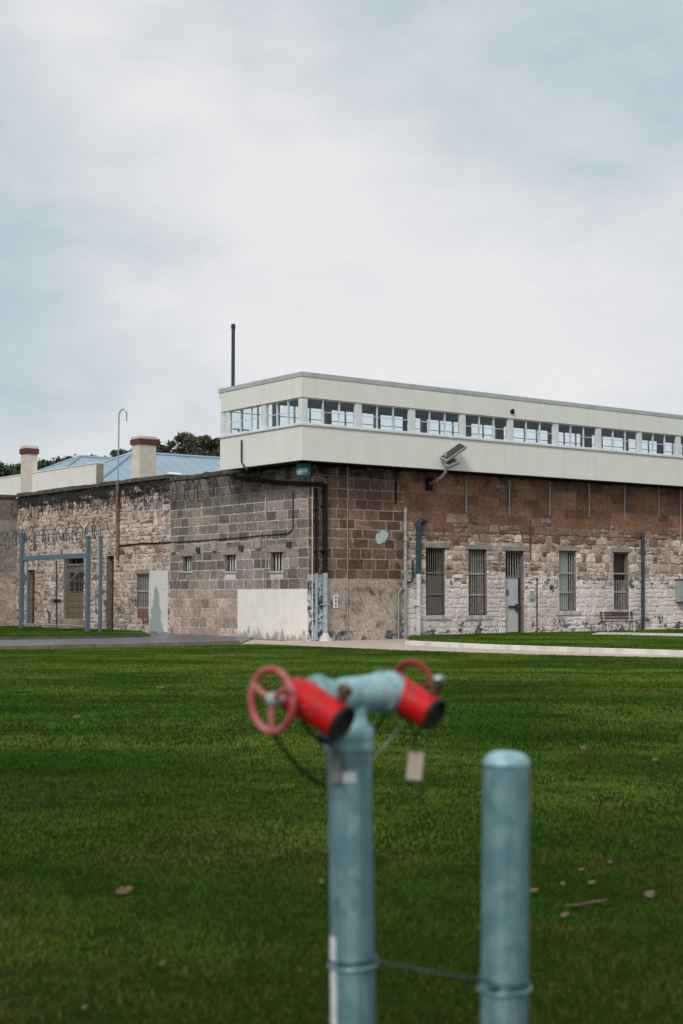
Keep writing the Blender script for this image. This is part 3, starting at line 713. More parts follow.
# slide along u so that it stands over px 233
yy=-O+D-.35
a,_=RW(233,388,yy); ms.location=wor(a if a>-O+.2 else -O+.35,yy,zr-.08)
zt_=RW(233,324,yy)[1]
b=MB(); b.tube([(0,0,0),(0,0,zt_-zr+.08)],.062,10); b.build('pole',M['poledark'],ms,smooth=True)
b=MB(); b.lathe([(.066,0),(.074,.02),(.074,.12),(.05,.14)],(0,0,zt_-zr-.08),(0,0,1),12); b.build('cap',M['poledark'],ms,smooth=True)
b=MB(); b.box(-.14,.14,-.14,.14,0.03,.07); b.build('base_plate',M['poledark'],ms)
tag(ms,'tall thin dark mast standing on the lane end of the gallery roof','mast')
# corner lamp
cl=frame('wall_lamp',0,0,0); p=P(303.5,470.5,43.75); l=loc(p); cl.location=p; cl.rotation_euler=(0,0,0)
b=MB(); mx=Matrix.Rotation(math.radians(-18),4,'X'); b.box(-.21,.21,-.12,.12,-.2,.2,mx=mx); b.build('housing',M['teallamp'],cl,bevel=.02)
b=MB(); b.box(-.13,.13,-.128,-.12,-.12,.02,mx=mx); b.build('lens',M['lampglass'],cl)
b=MB(); b.box(-.03,.03,.08,.45,.1,.16); b.box(-.14,.14,-.0,.05,.2,.28); b.build('bracket',M['blackpipe'],cl)
tag(cl,'small teal square floodlight tucked under the gallery corner','lamp')
# flood light on bracket
a,z=RW(428.5,484); fl=frame('floodlight',a,0,z); tag(fl,'twin head floodlight on a curved grey arm on the yard wall','lamp')
def rel(px,py,off):
    q=RW(px,py,-off); return Vector((q[0]-a,-off,q[1]-z))
b=MB(); b.box(-.14,.14,-.06,-.0,-.22,.22); b.build('wall_plate',M['blackpipe'],fl,bevel=.01)
b=MB(); b.tube([Vector((0,-.05,0)),rel(432,482.5,.3),rel(437,480,.6),rel(442,477,.85),rel(445.5,472,1.0),rel(446,466,1.05),rel(445.5,452,1.05)],.05,10); b.build('arm',M['galv'],fl,smooth=True)
def head(pa,pb,w,t,nm):
    c=(pa+pb)/2; d=(pb-pa); L=d.length; d.normalize(); side=Vector((.25,-.95,-.2)); side=(side-d*side.dot(d)).normalized(); n=d.cross(side)
    m3=Matrix((d,side,n)).transposed().to_4x4(); m3.translation=c
    b=MB(); b.box(-L/2,L/2,-w/2,w/2,-t/2,t/2,mx=m3); h=b.build(nm,M['galv'],fl,bevel=.02)
    b=MB(); b.box(-L/2+.05,L/2-.05,-w/2+.03,w/2-.03,-t/2-.012,-t/2,mx=m3); b.box(-L/2+.05,L/2-.05,-w/2+.03,w/2-.03,t/2,t/2+.012,mx=m3); b.build('lens',M['lensdark'],h)
head(rel(443.5,460,1.05),rel(463.5,445.5,1.2),.36,.10,'lamp_head'); head(rel(446,466,1.1),rel(457.5,461,1.25),.3,.12,'lamp_head')
# cabinet at the right edge
a,z=RW(675,591); cb=frame('meter_cabinet',a,0,z); tag(cb,'grey green metal cabinet fixed to the pale wall at the right edge','cabinet')
b=MB(); b.box(0,.9,-.28,0,-.42,.42); b.build('body',M['cabinet'],cb,bevel=.02)
b=MB(); b.box(.04,.86,-.30,-.283,-.38,.38); b.build('door',M['cabinet'],cb,bevel=.01)
b=MB(); b.box(-.03,.93,-.32,0,.423,.46); b.build('lid',M['bluepipe'],cb)
# bench
bw=G(619,629.5,.12); bn=frame('bench',RW(619,625,-.85)[0],-.85,.11); tag(bn,'dark red slatted bench with white legs below the right hand barred window','bench')
bn.rotation_euler=(0,0,ANG-.45); bn.scale=(.84,.84,.84)
b=MB()
for k in range(4): b.box(-.75,.75,-.22+.115*k,-.12+.115*k,.43,.47)
b.build('seat',M['slat'],bn,bevel=.008)
b=MB()
for k in range(3):
    mx=Matrix.Translation((0,.25+.03*k,.52+.115*k))@Matrix.Rotation(math.radians(-14),4,'X'); b.box(-.75,.75,-.015,.015,-.0,.10,mx=mx)
b.build('backrest',M['slat'],bn,bevel=.008)
for x in (-.6,.6):
    for y,tl in ((-.18,-.06),(.2,.1)):
        b=MB(); b.tube([(x,y,.43),(x,y+tl,0)],.028,8); b.build('leg',M['whitepipe'],bn,smooth=True)
b=MB(); 
for x in (-.6,.6): b.box(x-.02,x+.02,-.2,.24,.39,.43); b.tube([(x,.22,.40),(x,.33,.86)],.02,8)
b.build('frame',M['whitepipe'],bn)
# ------------------------------------------------------------------ boundary wall on the left
v1=LW(17,560)[0]
bwl=frame('boundary_wall'); tag(bwl,'high rubble stone boundary wall with a blackened top left of the grey block masonry','wall')
HT=5.62
oWin=opL(137,148.8,573.7,608.5); oGate=opL(64,84,556,625); oGate=(oGate[0],oGate[1],.45,oGate[3]); oSlot=opL(106.5,114,556,630); oSlot=(oSlot[0],oSlot[1],.1,oSlot[3]); oL=opL(27,35,570,628); oL=(oL[0],oL[1],.15,oL[3])
wallmesh('wall',bwl,fL,VB,v1,0,HT,left_zone,[oWin,oGate,oSlot,oL],([],[4.7]))
b=MB(); v=VB
while v<v1:
    L=random.uniform(.9,1.4); b.box(-.07-random.uniform(0,.03),.55,v+.01,min(v+L,v1)-.01,HT,HT+.16+random.uniform(-.02,.02)); v+=L
b.box(.5,.55,VB,v1,0,HT); b.build('coping',M['coping'],bwl,bevel=.03)
b=MB(); x0,x1,z0,z1=oWin
for i in range(7): c=x0+(x1-x0)*(i+.5)/7; b.tube([(.08,c,z0),(.08,c,z1)],.012,6)
for q in (.02,.5,.98): b.box(.06,.1,x0+.003,x1-.003,z0+(z1-z0)*q-.03,z0+(z1-z0)*q+.03)
w=b.build('window',M['palebar'],bwl)
b=MB(); b.box(.12,.14,x0+.003,x1-.003,z0,z1); b.build('mesh_panel',M['greybar'],w)
b=MB(); b.box(-.05,.1,x0-.1,x1+.1,z1+.003,z1+.15); b.build('lintel',M['lintel'],w)
b=MB(); b.box(-.03,.12,x0,x1-.1,z0-.35,z0-.003); b.build('sill',pmat('orange_brick',(.30,.14,.08),(.18,.09,.06),9,.9),w)
# pale painted board with green stain
a0,_=LW(168.4,600); a1_,zt1=LW(150,571)
def boardmat():
    m,nt,bb=mat('flaking_white_paint_with_green_stain'); tc=N(nt,'ShaderNodeTexCoord'); sx=N(nt,'ShaderNodeSeparateXYZ'); nt.links.new(tc.outputs['Object'],sx.inputs[0])
    f=nz(nt,3,7,.7); g=nz(nt,12,6,.75)
    c=mixc(nt,ramp(nt,g,.58,.63),(.70,.69,.66),(.36,.31,.28))
    d=N(nt,'ShaderNodeMath',operation='SUBTRACT'); nt.links.new(sx.outputs[1],d.inputs[0]); d.inputs[1].default_value=a0+(a1_-a0)*.62
    ab=N(nt,'ShaderNodeMath',operation='ABSOLUTE'); nt.links.new(d.outputs[0],ab.inputs[0])
    zz=N(nt,'ShaderNodeMath',operation='MULTIPLY_ADD'); nt.links.new(sx.outputs[2],zz.inputs[0]); zz.inputs[1].default_value=.32; nt.links.new(ab.outputs[0],zz.inputs[2])
    fz=N(nt,'ShaderNodeMath',operation='MULTIPLY_ADD'); nt.links.new(f,fz.inputs[0]); fz.inputs[1].default_value=-.9; nt.links.new(zz.outputs[0],fz.inputs[2])
    c=mixc(nt,ramp(nt,fz.outputs[0],.13,.17),(.32,.38,.355),c)
    nt.links.new(c,bb.inputs['Base Color']); bb.inputs['Roughness'].default_value=.8; bump(nt,bb,g,.3,.01); return m
b=MB(); b.box(-.03,-.0,a0,a1_,.1,zt1); b.build('painted_panel',boardmat(),bwl)
# gate door in the wall
x0,x1,z0,z1=oGate; b=MB(); n=9
zm=z0+(z1-z0)*.84
for k in range(n): q0=z0+(zm-z0)*k/n; b.box(.16,.2,x0+.06,x1-.06,q0+.006,q0+(zm-z0)/n-.006)
d=b.build('door',M['browndoor'],bwl); d['label']='brown boarded door with a small barred light'
b=MB(); b.box(.12,.22,x0+.003,x0+.06,z0,z1-.004); b.box(.12,.22,x1-.06,x1-.003,z0,z1-.004); b.box(.12,.22,x0+.06,x1-.06,zm,zm+.08); b.build('frame',M['greybar'],d)
b=MB(); b.box(.145,.158,x0+.12,x1-.2,zm-(zm-z0)*.48,zm-.25); b.build('pane',M['dark'],d)
b=MB(); 
for k in range(4): c=x0+.15+(x1-x0-.38)*k/3; b.box(.125,.144,c-.012,c+.012,zm-(zm-z0)*.48,zm-.25)
for k in range(3): c=zm-(zm-z0)*.48+((zm-z0)*.48-.25)*k/2; b.box(.12,.124,x0+.12,x1-.2,c-.012,c+.012)
b.build('bars',M['greybar'],d)
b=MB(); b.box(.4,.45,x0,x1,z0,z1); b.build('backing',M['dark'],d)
b=MB(); b.box(-.35,.3,x0-.3,x1+.3,.1,.44); b.box(-.75,-.35,x0-.3,x1+.3,.1,.28); b.build('step',M['lintel'],bwl,bevel=.02)
for o,nm in ((oSlot,'door'),(oL,'door')):
    x0,x1,z0,z1=o; b=MB(); b.box(.10,.16,x0+.003,x0+(x1-x0)*.55,z0,z1-.004); d=b.build(nm,M['rustdoor'],bwl)
    b=MB(); b.box(.4,.45,x0,x1,z0,z1); b.build('backing',M['dark'] if o is oSlot else M['greybar'],d)
def lpipe2(name,pts,r,m,off=.06,seg=8,parent=bwl):
    b=MB(); ps=[]
    for p in pts:
        o=p[2] if len(p)>2 else off
        a,z=LW(p[0],p[1],-o); ps.append(Vector((-o,a,z)))
    b.tube(ps,r,seg); return b.build(name,m,parent,smooth=True)
lpipe2('downpipe',[(117.5,480),(117.5,560)],.07,pmat('rust_brown_pipe',(.15,.09,.065),(.24,.17,.13),6,.8),.08)
lpipe2('cable',[(117,546),(140,543.6),(170,542.5)],.028,M['blackpipe'],.04,6)
lpipe2('standpipe',[(47,612),(48,611),(49,613),(49,628)],.03,M['blackpipe'],.12,6)
# return wall at the far left
b2=frame('boundary_wall'); tag(b2,'plain grey plastered wall at the far left edge beside the blue gate','wall')
def ret_zone(x,z):
    if z>4.6: return GREY,(.24,.21,.19),(.2,0,.34),'stucco'
    if z>2.4: return GREY,(.36,.33,.31),(.3,.2,.2),'stucco'
    return PINK,(.48,.41,.37),(.4,.2,.15),'stucco'
fT=lambda a,off,z: Vector((a,v1-off,z))
wallmesh('wall',b2,fT,-12,0,0,HT-.05,ret_zone,[],([],[2.4,4.6]))
b=MB(); b.box(-12,-.08,v1-.08,v1+.5,HT-.048,HT+.1); b.build('coping',M['coping'],b2,bevel=.03)
# ------------------------------------------------------------------ gate and fence frame
def gpt(px,py,off): a,z=LW(px,py,-off); return Vector((-off,a,z))
OFF=2.6
gt=frame('gate_frame'); tag(gt,'pale blue steel gate frame of square posts in front of the brown door','gate')
def post(px,y0,w):
    p=gpt(px,y0,OFF); b=MB(); b.box(p.x-w/2,p.x+w/2,p.y-w/2,p.y+w/2,.14,p.z)
    b.box(p.x-w/2-.02,p.x+w/2+.02,p.y-w/2-.02,p.y+w/2+.02,p.z,p.z+.03)
    b.build('post',M['bluepost'],gt,bevel=.01); return p
p1=post(22.3,534,.155); p2=post(88.3,537,.14); p3=post(100.8,537,.105)
def beam(a,b_,r,name,m,h=None):
    b=MB(); b.tube([a,b_],r,8); return b.build(name,m,gt,smooth=True)
q1=gpt(22.3,558.5,OFF); q2=gpt(88.3,559.5,OFF); q2.z=q1.z
b=MB(); b.box(-OFF-.06,-OFF+.06,q2.y+.09,q1.y-.1,q1.z-.09,q1.z+.09); b.build('crossbar',M['bluepost'],gt,bevel=.01)
beam(Vector((-OFF,p1.y+3,p1.z-.1)),Vector((-OFF,p3.y,p1.z-.1)),.025,'top_rail',M['bluepost'])
beam(gpt(56.6,562,OFF),Vector((-OFF,gpt(56.6,628,OFF).y,.2)),.03,'gate_stile',M['bluepipe'])
yg=gpt(56.6,601,OFF); b=MB(); b.box(-OFF-.09,-OFF+.09,yg.y-.16,yg.y+.06,yg.z-.07,yg.z+.07); b.build('latch',M['blackpipe'],gt,bevel=.01)
beam(gpt(27.5,562,OFF),Vector((-OFF,gpt(27.5,628,OFF).y,.2)),.03,'gate_stile',M['bluepost'])
beam(gpt(66,586,OFF),gpt(82,568,OFF),.025,'brace',M['galv'])
beam(Vector((-OFF,q1.y-.1,.32)),Vector((-OFF,q2.y+.1,.32)),.025,'bottom_rail',M['galv'])
# chain wire mesh: sparse thin wires
b=MB(); y0=p2.y; y1=p1.y
for k in range(1,12): yk=y0+(y1-y0)*k/12; b.tube([(-OFF,yk,.3),(-OFF,yk,q1.z)],.0035,3,caps=False)
for k in range(1,9): zk=.3+(q1.z-.3)*k/9; b.tube([(-OFF,y0,zk),(-OFF,y1,zk)],.0035,3,caps=False)
b.build('wire_mesh',M['galv'],gt)
# razor wire
def coil(name, A, B, r, pitch, wire, parent=None, jit=.15, taglabel=None):
    b=MB(); L=(B-A).length; d=(B-A)/L; up=Vector((0,0,1)); sd=d.cross(up); n=int(L/pitch); pts=[]
    ph=random.random()*6; pr=r
    tot=n*22
    for i in range(tot):
        t=i/22; k=1+jit*math.sin(t*1.7+ph)+jit*.8*math.sin(t*3.3)
        an=2*PI*t; pos=A+d*(L*t/n+ .16*math.sin(t*2.4))+up*(math.sin(an)*r*k+.06*math.sin(t*1.1))+sd*(math.cos(an)*r*.45*k)
        pts.append(pos)
    b.tube(pts,wire,4,caps=False)
    # barbs
    for i in range(0,tot-1,3):
        p=pts[i]; q=Vector((random.uniform(-1,1),random.uniform(-1,1),random.uniform(-1,1)))*.045
        e=(pts[i+1]-p).normalized()*.012; b.face([p-e,p+q,p+e])
    return b
e=empty('razor_wire', C0, ANG); tag(e,'dark loops of razor wire hung along the top of the rubble wall','razor wire')
b=coil('coil',Vector((-.42,4.2,5.10)),Vector((-.42,v1-.2,5.02)),.38,.55,.014,jit=.2); b.build('coil',M['razor'],e)
b=MB()
for k in range(9):
    y=4.5+k*2.0; b.tube([(0,y,5.45),(-.42,y,5.45)],.02,5)
b.build('bracket',M['razor'],e)
e=empty('razor_wire', C0, ANG); tag(e,'loops of razor wire along the top rail of the blue gate frame','razor wire')
b=coil('coil',Vector((-OFF,p3.y-.3,p1.z-.10)),Vector((-OFF,p1.y+2.5,p1.z-.14)),.30,.50,.013,jit=.2); b.build('coil',M['razor'],e)
e=empty('razor_wire', C0, ANG); tag(e,'short tangle of razor wire under the gallery near the lane corner','razor wire')
b=coil('coil',Vector((-.35,1.6,5.25)),Vector((-.35,3.9,5.22)),.26,.5,.015,jit=.4); b.build('coil',M['razor'],e)
# hooked pole rising over the wall
pb=gpt(118,478,-.3); hp=empty('hooked_pole',C0,ANG)
tp=gpt(119.0,414,-.3); b=MB(); pts=[Vector((.3,pb.y,5.5)),Vector((.3,tp.y,tp.z))]
for k in range(1,9):
    t=PI*k/8; pts.append(Vector((.3+.02*k,tp.y-.16+.16*math.cos(t),tp.z+.17*math.sin(t))))
pts.append(Vector((.46,tp.y-.32,tp.z-.28)))
b.tube(pts,.028,8); hp_=b.build('pole',M['galv'],hp,smooth=True)
b=MB(); b.box(.22,.38,pb.y-.08,pb.y+.08,5.78,5.82); b.build('base_plate',M['galv'],hp)
tag(hp,'slender grey pole with a hooked top rising above the rubble wall','pole')
# ------------------------------------------------------------------ buildings behind the wall
def hiproof(name,E,L,rise,w,label,eave,wallm):
    t=frame(name,0,0,0); l=loc(E); xr,yr,zr_=l.x,l.y,l.z; ze=zr_-rise
    t.location=wor(xr,yr,0)
    A=(-w,-w,ze); B_=(L+w,-w,ze); Cc=(L+w,w,ze); Dd=(-w,w,ze); R1=(0,0,zr_); R2=(L,0,zr_)
    b=MB(); b.face([A,B_,R2,R1]); b.face([B_,Cc,R2]); b.face([Cc,Dd,R1,R2]); b.face([Dd,A,R1])
    for p,q in ((R1,R2),(A,R1),(Dd,R1),(B_,R2)): b.tube([Vector(p)+Vector((0,0,.03)),Vector(q)+Vector((0,0,.03))],.10,6)
    for p,q in ((A,B_),(B_,Cc),(Cc,Dd),(Dd,A)): b.tube([p,q],.08,6)
    # standing ribs
    nrm=rise/w
    k=-w+.5
    while k<L+w:
        if 0<=k<=L: top=(k,0,zr_)
        elif k<0: top=(k,k if False else -(-k) ,zr_-(-k)*nrm)
        else: top=(k,-(k-L),zr_-(k-L)*nrm)
        b.tube([Vector((k,-w,ze))+Vector((0,0,.02)),Vector(top)+Vector((0,0,.02))],.009,4,caps=False); k+=.76
    k=-w+.5
    while k<w:
        x=-abs(k); b.tube([Vector((-w,k,ze+.02)),Vector((x,k,zr_-abs(k)*nrm+.02))],.009,4,caps=False); k+=.76
    b.build('roof',M['blueroof'],t)
    b=MB(); b.box(-w+.5,L+w-.5,-w+.5,w-.5,0,ze-.02); b.build('wall',wallm,t)
    tag(t,label,'house'); return t
E1=P(133,453,80); h1=hiproof('house',E1,26,3.9,8.4,'house with a broad pale blue hipped metal roof behind the larger chimney','x',M['parapet'])
E2=P(80,456.8,96); h2=hiproof('house',E2,10,3.6,7.5,'house with a small pale blue hipped roof behind the white parapet','x',M['parapet'])
# skylight patch on the main roof
b=MB(); lw=-1; 
sk=P(176.5,468.8,74.5); l=loc(sk)-loc(E1); nrm=3.9/8.4; xx=l.x; yk=-3.2
b.box(xx-.4,xx+.4,-.35,.35,0,.09,mx=Matrix.Translation((0,0,0))); 
o=b.build('skylight',M['whitef'],h1); o.location=(0,yk,loc(E1).z-3.2*nrm+.01); o.rotation_euler=(math.atan(nrm),0,0)
o.location.x=0; xx2=loc(P(176.5,468.8,78)).x-loc(E1).x
for v_ in o.data.vertices: v_.co.x+=xx2-xx
# parapet building
pw=frame('parapet_building'); vq0=LW(96,463.4,5.0); vq1=LW(2,480,5.0)
zp=vq0[1]
b=MB(); b.box(5.0,5.4,vq0[0],vq1[0]+.3,0,zp); b.box(5.4,12,vq0[0]+.6,vq1[0]-.2,0,zp-1.0); b.build('wall',M['parapet'],pw)
b=MB(); b.box(4.97,5.43,vq0[0]-.03,vq1[0]+.33,zp+.001,zp+.05); b.build('coping',M['parapet'],pw)
b=MB(); b.box(5.02,5.38,vq0[0]-.02,vq0[0]-.002,3,zp-.03); b.build('end_face',M['lintel'],pw)
tag(pw,'cream rendered building with a long blank parapet wall, behind the rubble wall','building')
def chimney(pxl,pxr,ytop,Y,au,av,label,parent=None):
    P0=P((pxl+pxr)/2,ytop,Y); l=loc(P0); t=empty('chimney',wor(l.x,l.y,0),ANG); H=l.z
    k=Y/F
    y1=ytop
    b=MB(); b.box(-au/2,au/2,-av/2,av/2,3,H-7.2*k*1.15); b.build('stack',M['chim'],t,bevel=.02)
    b=MB(); b.box(-au/2-.06,au/2+.06,-av/2-.06,av/2+.06,H-7.2*k*1.15,H-3*k*1.0); b.build('band',M['maroon'],t,bevel=.01)
    b=MB(); b.box(-au/2-.02,au/2+.02,-av/2-.02,av/2+.02,H-3*k+.001,H); b.build('cap',M['chim'],t,bevel=.02)
    tag(t,label,'chimney'); return t
c1=chimney(20.7,38,446,72,.68,.52,'slim cream chimney with a maroon band at the far left end of the parapet')
c2=chimney(131.7,156.5,436.8,68,.92,.78,'stout cream chimney with a maroon band in front of the broad blue roof')
for c,pp in ((c1,'x'),(c2,'x')):
    pass
# ------------------------------------------------------------------ trees
def tree(px,ytop,Y,wpx,hpx,label,m,n=9000,ls=.19,airy=.0):
    top=P(px,ytop,Y); H=top.z; W=wpx*1.45*Y/F/2; Hc=hpx*1.25*Y/F; x,y=top.x,top.y
    t=empty('tree',Vector((x,y,0))); tag(t,label,'tree','trees beyond the wall')
    zc0=H-Hc
    b=MB(); 
    b.tube([(0,0,0),(.1,.05,H*.3),(-.1,0,H*.55),(.05,0,H*.8)],[.35,.28,.2,.07],8)
    lobes=[]
    nl=34
    for i in range(nl):
        a=random.uniform(0,2*PI); r=W*math.sqrt(random.random())*.75; zz=zc0+Hc*(random.uniform(.12,.82)); 
        sc=(1-abs((zz-zc0)/Hc-.45)*.9); c=Vector((r*math.cos(a)*sc,r*.8*math.sin(a)*sc,zz)); R=random.uniform(.15,.30)*min(W,Hc)
        if c.z+R>H: c.z=H-R*.9
        lobes.append((c,R)); b.tube([(0,0,max(1,zc0*.75)),((c.x*.5),(c.y*.5),(zc0+c.z)/2),c],[.12,.07,.025],5)
    b.build('trunk',M['bark'],t,smooth=True)
    b=MB()
    for i in range(n):
        c,R=random.choice(lobes); d=Vector((random.gauss(0,1),random.gauss(0,1),random.gauss(0,1))).normalized()*R*(random.random()**.4)*(random.uniform(.8,1.12) if random.random()<.85 else random.uniform(1.1,1.7))
        d.z*=.75; p=c+d; s=ls*random.uniform(.5,1.2)
        u=Vector((random.gauss(0,1),random.gauss(0,1),random.gauss(0,1))).normalized(); w=u.cross(Vector((random.gauss(0,1),random.gauss(0,1),random.gauss(0,1)))).normalized()
        k=random.uniform(.6,1.5); cc=(k,k*random.uniform(.9,1.1),k)
        b.face([p-u*s,p+w*s*.5,p+u*s,p-w*s*.5],0,cc)
    b.build('crown',m,t); return t
F1,F2=M['foliage'],M['foliage2']
for a in [(6,460,118,44,30,'dark tree at the left edge, left of the slim chimney',F1),
          (-22,466,120,34,30,'low dark tree cut off by the left picture edge',F1),
          (50,459,122,46,26,'low dark tree just right of the slim chimney',F1),
          (74,456.5,118,40,22,'rounded dark tree above the left blue roof slope',F1),
          (95,454.5,124,32,22,'wide low dark tree between the slim chimney and the hooked pole',F1),
          (125,445.5,116,26,26,'dark tree just left of the stout chimney',F1),
          (163,437,120,26,30,'thin olive tree just right of the stout chimney',F2),
          (190,429,118,34,34,'tallest olive brown tree between the stout chimney and the gallery',F2),
          (214,431.5,122,32,32,'olive brown tree partly behind the gallery end',F2),
          (143,444,124,24,24,'dark tree hidden mostly by the stout chimney',F1)]:
    tree(*a)
# ------------------------------------------------------------------ hydrant
HY=3.68
hb=P(353.5,1024,HY); ht=P(349.5,748,HY)
axis=(ht-hb).normalized()
base=hb-axis*(hb.z/axis.z)
top=hb+axis*((1.5-(740-593)*HY/F-hb.z)/axis.z)
hy=empty('fire_hydrant',Vector((base.x,base.y,0))); tag(hy,'grey pipe fire hydrant with two red valves and hand wheels standing on the lawn','hydrant')
def H_(p): return Vector(p)-hy.location
r0=.0565
b=MB(); b.lathe([(r0,0),(r0,(top-base).length)],H_(base),axis,40); b.build('riser_pipe',M['pipe'],hy,smooth=True)
b=MB(); b.lathe([(.11,0),(.11,.018),(.07,.02),(.06,.05)],H_(base),(0,0,1),24); b.build('base_flange',M['pipe'],hy,smooth=True)
zf=lambda y,Y=HY: P(350,y,Y).z
cen=lambda y: base+axis*((zf(y)-base.z)/axis.z)
# collar
c_=cen(749); hgt=(cen(727)-c_).length
b=MB(); b.lathe([(.050,-.010),(.0575,-.004),(.0635,0),(.0645,hgt*.40),(.058,hgt*.44),(.058,hgt*.52),(.065,hgt*.56),(.065,hgt*.90),(.058,hgt)],H_(c_),axis,40); b.build('collar',M['pipehead'],hy,smooth=True)
# head: centre of the tee
T=P(353,694.5,HY+.0); ad=Vector((.707,.707,0)).normalized()
neck0=cen(727); 
b=MB(); n0=H_(neck0)+Vector((.008,0,0)); t0=H_(T)
b.tube([n0,n0+(t0-n0)*.3,n0+(t0-n0)*.65,t0+Vector((0,0,.01))],[.047,.037,.037,.046],32)
# tee arms (one cast body)
b.tube([t0-ad*.150,t0-ad*.118,t0-ad*.115,t0-ad*.06,t0-ad*.03,t0+ad*.03,t0+ad*.06,t0+ad*.115,t0+ad*.118,t0+ad*.150],[.050,.050,.047,.040,.046,.047,.049,.053,.056,.056],32)
tee=b.build('tee_head',M['pipehead'],hy,smooth=True)
sb=tee.modifiers.new('Remesh','REMESH'); sb.mode='VOXEL'; sb.voxel_size=.0045; sb.use_smooth_shade=True
sm=tee.modifiers.new('Smooth','SMOOTH'); sm.factor=.6; sm.iterations=7
# ribs on the right coupling
b=MB()
for k in range(6):
    t=2*PI*k/6; e1=Vector((0,0,1)); e2=ad.cross(e1); o_=t0+ad*.108+(e1*math.cos(t)+e2*math.sin(t))*.046
    b.lathe([(.008,0),(.008,.05)],o_,ad,6)
    o_=t0-ad*.162+(e1*math.cos(t)+e2*math.sin(t))*.044
    b.lathe([(.007,0),(.007,.05)],o_,ad,6)
b.build('bolts',M['silver'],hy)
def valve(sgn, wheelm, wlabel, ch, od, wpix, knobtop=False):
    c=t0+ad*ch*sgn
    b=MB()
    # chamber along the arm axis
    s=ad*sgn
    b.lathe([(.034,-.052),(.043,-.05),(.043,-.036),(.034,-.032),(.045,0),(.042,.022),(.033,.038),(.029,.05),(.02,.06)],c,s,28)
    # outlet
    q=od.normalized()
    b.lathe([(.040,-.035),(.047,-.01),(.047,.03),(.044,.075),(.0435,.095),(.046,.098),(.046,.128)],c,q,32)
    b.lathe([(.030,.018),(.040,.020),(.040,.030),(.026,.031)],c,s,24)
    v=b.build('valve',M['red'],hy,smooth=True)
    b=MB(); b.lathe([(.028,-.062),(.056,-.061),(.057,-.056),(.056,-.050),(.030,-.049)],c,s,32); b.build('flange',M['pipehead'],hy,smooth=True)
    b=MB()
    for k in range(8):
        b=MB(); t=2*PI*k/8; e1_=Vector((0,0,1)); e2_=s.cross(e1_).normalized(); b.lathe([(.0065,-.068),(.0065,-.044)],c+(e1_*math.cos(t)+e2_*math.sin(t))*.049,s,6); b.build('bolt',M['silver'],hy)
    b=MB(); b.lathe([(.044,.128),(.0455,.130),(.0455,.137),(.041,.140),(.036,.138),(.033,.131),(.001,.131)],c,q,32); b.build('outlet_cap',M['blackrub'],v,smooth=True)
    # lug on top
    up=(Vector((0,0,1))-q*q.z).normalized(); p=c+q*.108+up*.046
    b=MB(); b.lathe([(.013,-.008),(.015,.0),(.013,.016),(.019,.02),(.019,.038),(.012,.042)],p,up*.9+Vector((.1,0,.25)),10); lug=b.build('lug',M['brass'],v,smooth=True)
    if knobtop:
        b=MB(); b.lathe([(.012,.0),(.016,.003),(.013,.012)],p+up*.040,Vector((0,0,1)),12); b.build('lug_cap',M['silver'],lug,smooth=True)
    # spindle and wheel
    w=c+s*wpix
    b=MB(); b.tube([c+s*.05,w],.011,12); b.lathe([(.018,-.012),(.02,-.006),(.018,.006),(.009,.012)],w,s,14); b.build('spindle',M['silver'],v,smooth=True)
    e1=Vector((0,0,1)); e2=s.cross(e1).normalized(); R=.0755
    b=MB(); b.tube([w+s*.012*0+(e1*math.cos(2*PI*k/40)+e2*math.sin(2*PI*k/40))*R for k in range(40)],.0085,12,closed=True)
    for k in range(3):
        t=2*PI*k/3+.55*(1 if sgn<0 else 1.4)+PI/6; d_=e1*math.cos(t)+e2*math.sin(t); b.tube([w+d_*.012,w+d_*.04+s*.004,w+d_*R],[.009,.0065,.008],8)
    wh=b.build('hand_wheel',wheelm,v,smooth=True); return c,q,w
out=Vector((.74,-.50,-.40))
cl_,ql,wl=valve(-1,M['wheelred'],'',.182,out,.100)
cr_,qr,wr=valve(1,M['wheeldark'],'',.158,out,.068,True)
# clamp bolt left of the collar
pl=H_(P(323.5,738,HY-.05)); b=MB(); b.tube([pl+Vector((.03,.03,0)),pl],.012,10); b.lathe([(.014,-.012),(.017,-.008),(.017,.008),(.012,.012)],pl,Vector((-1,-.6,0)),8); b.lathe([(.007,-.02),(.007,.02)],pl+Vector((0,0,-.004)),Vector((1,-.4,-.5)),8); b.build('clamp_bolt',M['wire'],hy,smooth=True)
# chains
def chain(pts,name,m,r=.0024,link=.016):
    b=MB(); ps=[Vector(p) for p in pts]; 
    L=[0]
    for i in range(1,len(ps)): L.append(L[-1]+(ps[i]-ps[i-1]).length)
    n=int(L[-1]/(link*.72)); 
    for k in range(n):
        d=L[-1]*(k+.5)/n; i=max(j for j in range(len(L)) if L[j]<=d); i=min(i,len(ps)-2); t=(d-L[i])/(L[i+1]-L[i]); c=ps[i].lerp(ps[i+1],t); ax=(ps[i+1]-ps[i]).normalized()
        sd=ax.cross(Vector((0,1,0) if k%2 else (.3,.1,1))).normalized()
        b.tube([c+ax*math.cos(2*PI*q/10)*link*.5+sd*math.sin(2*PI*q/10)*link*.28 for q in range(10)],r,5,closed=True)
    return b.build(name,m,hy,smooth=True)
def cat(A,B_,sag,n=14):
    return [A.lerp(B_,i/n)+Vector((0,0,-sag*4*(i/n)*(1-i/n))) for i in range(n+1)]
Wb=H_(P(271,730,3.50)); Wp=H_(P(327,787,HY-.055))
chain(cat(Wb,Wp,.022),'chain',M['blackpipe'])
chain(cat(cl_+Vector((0,-.01,-.05)),H_(P(330,738,HY-.02)),.022),'chain',M['blackpipe'])
chain(cat(H_(P(371,727,HY+.05)),cr_+Vector((-.02,-.02,-.04)),.02),'chain',M['blackpipe'])
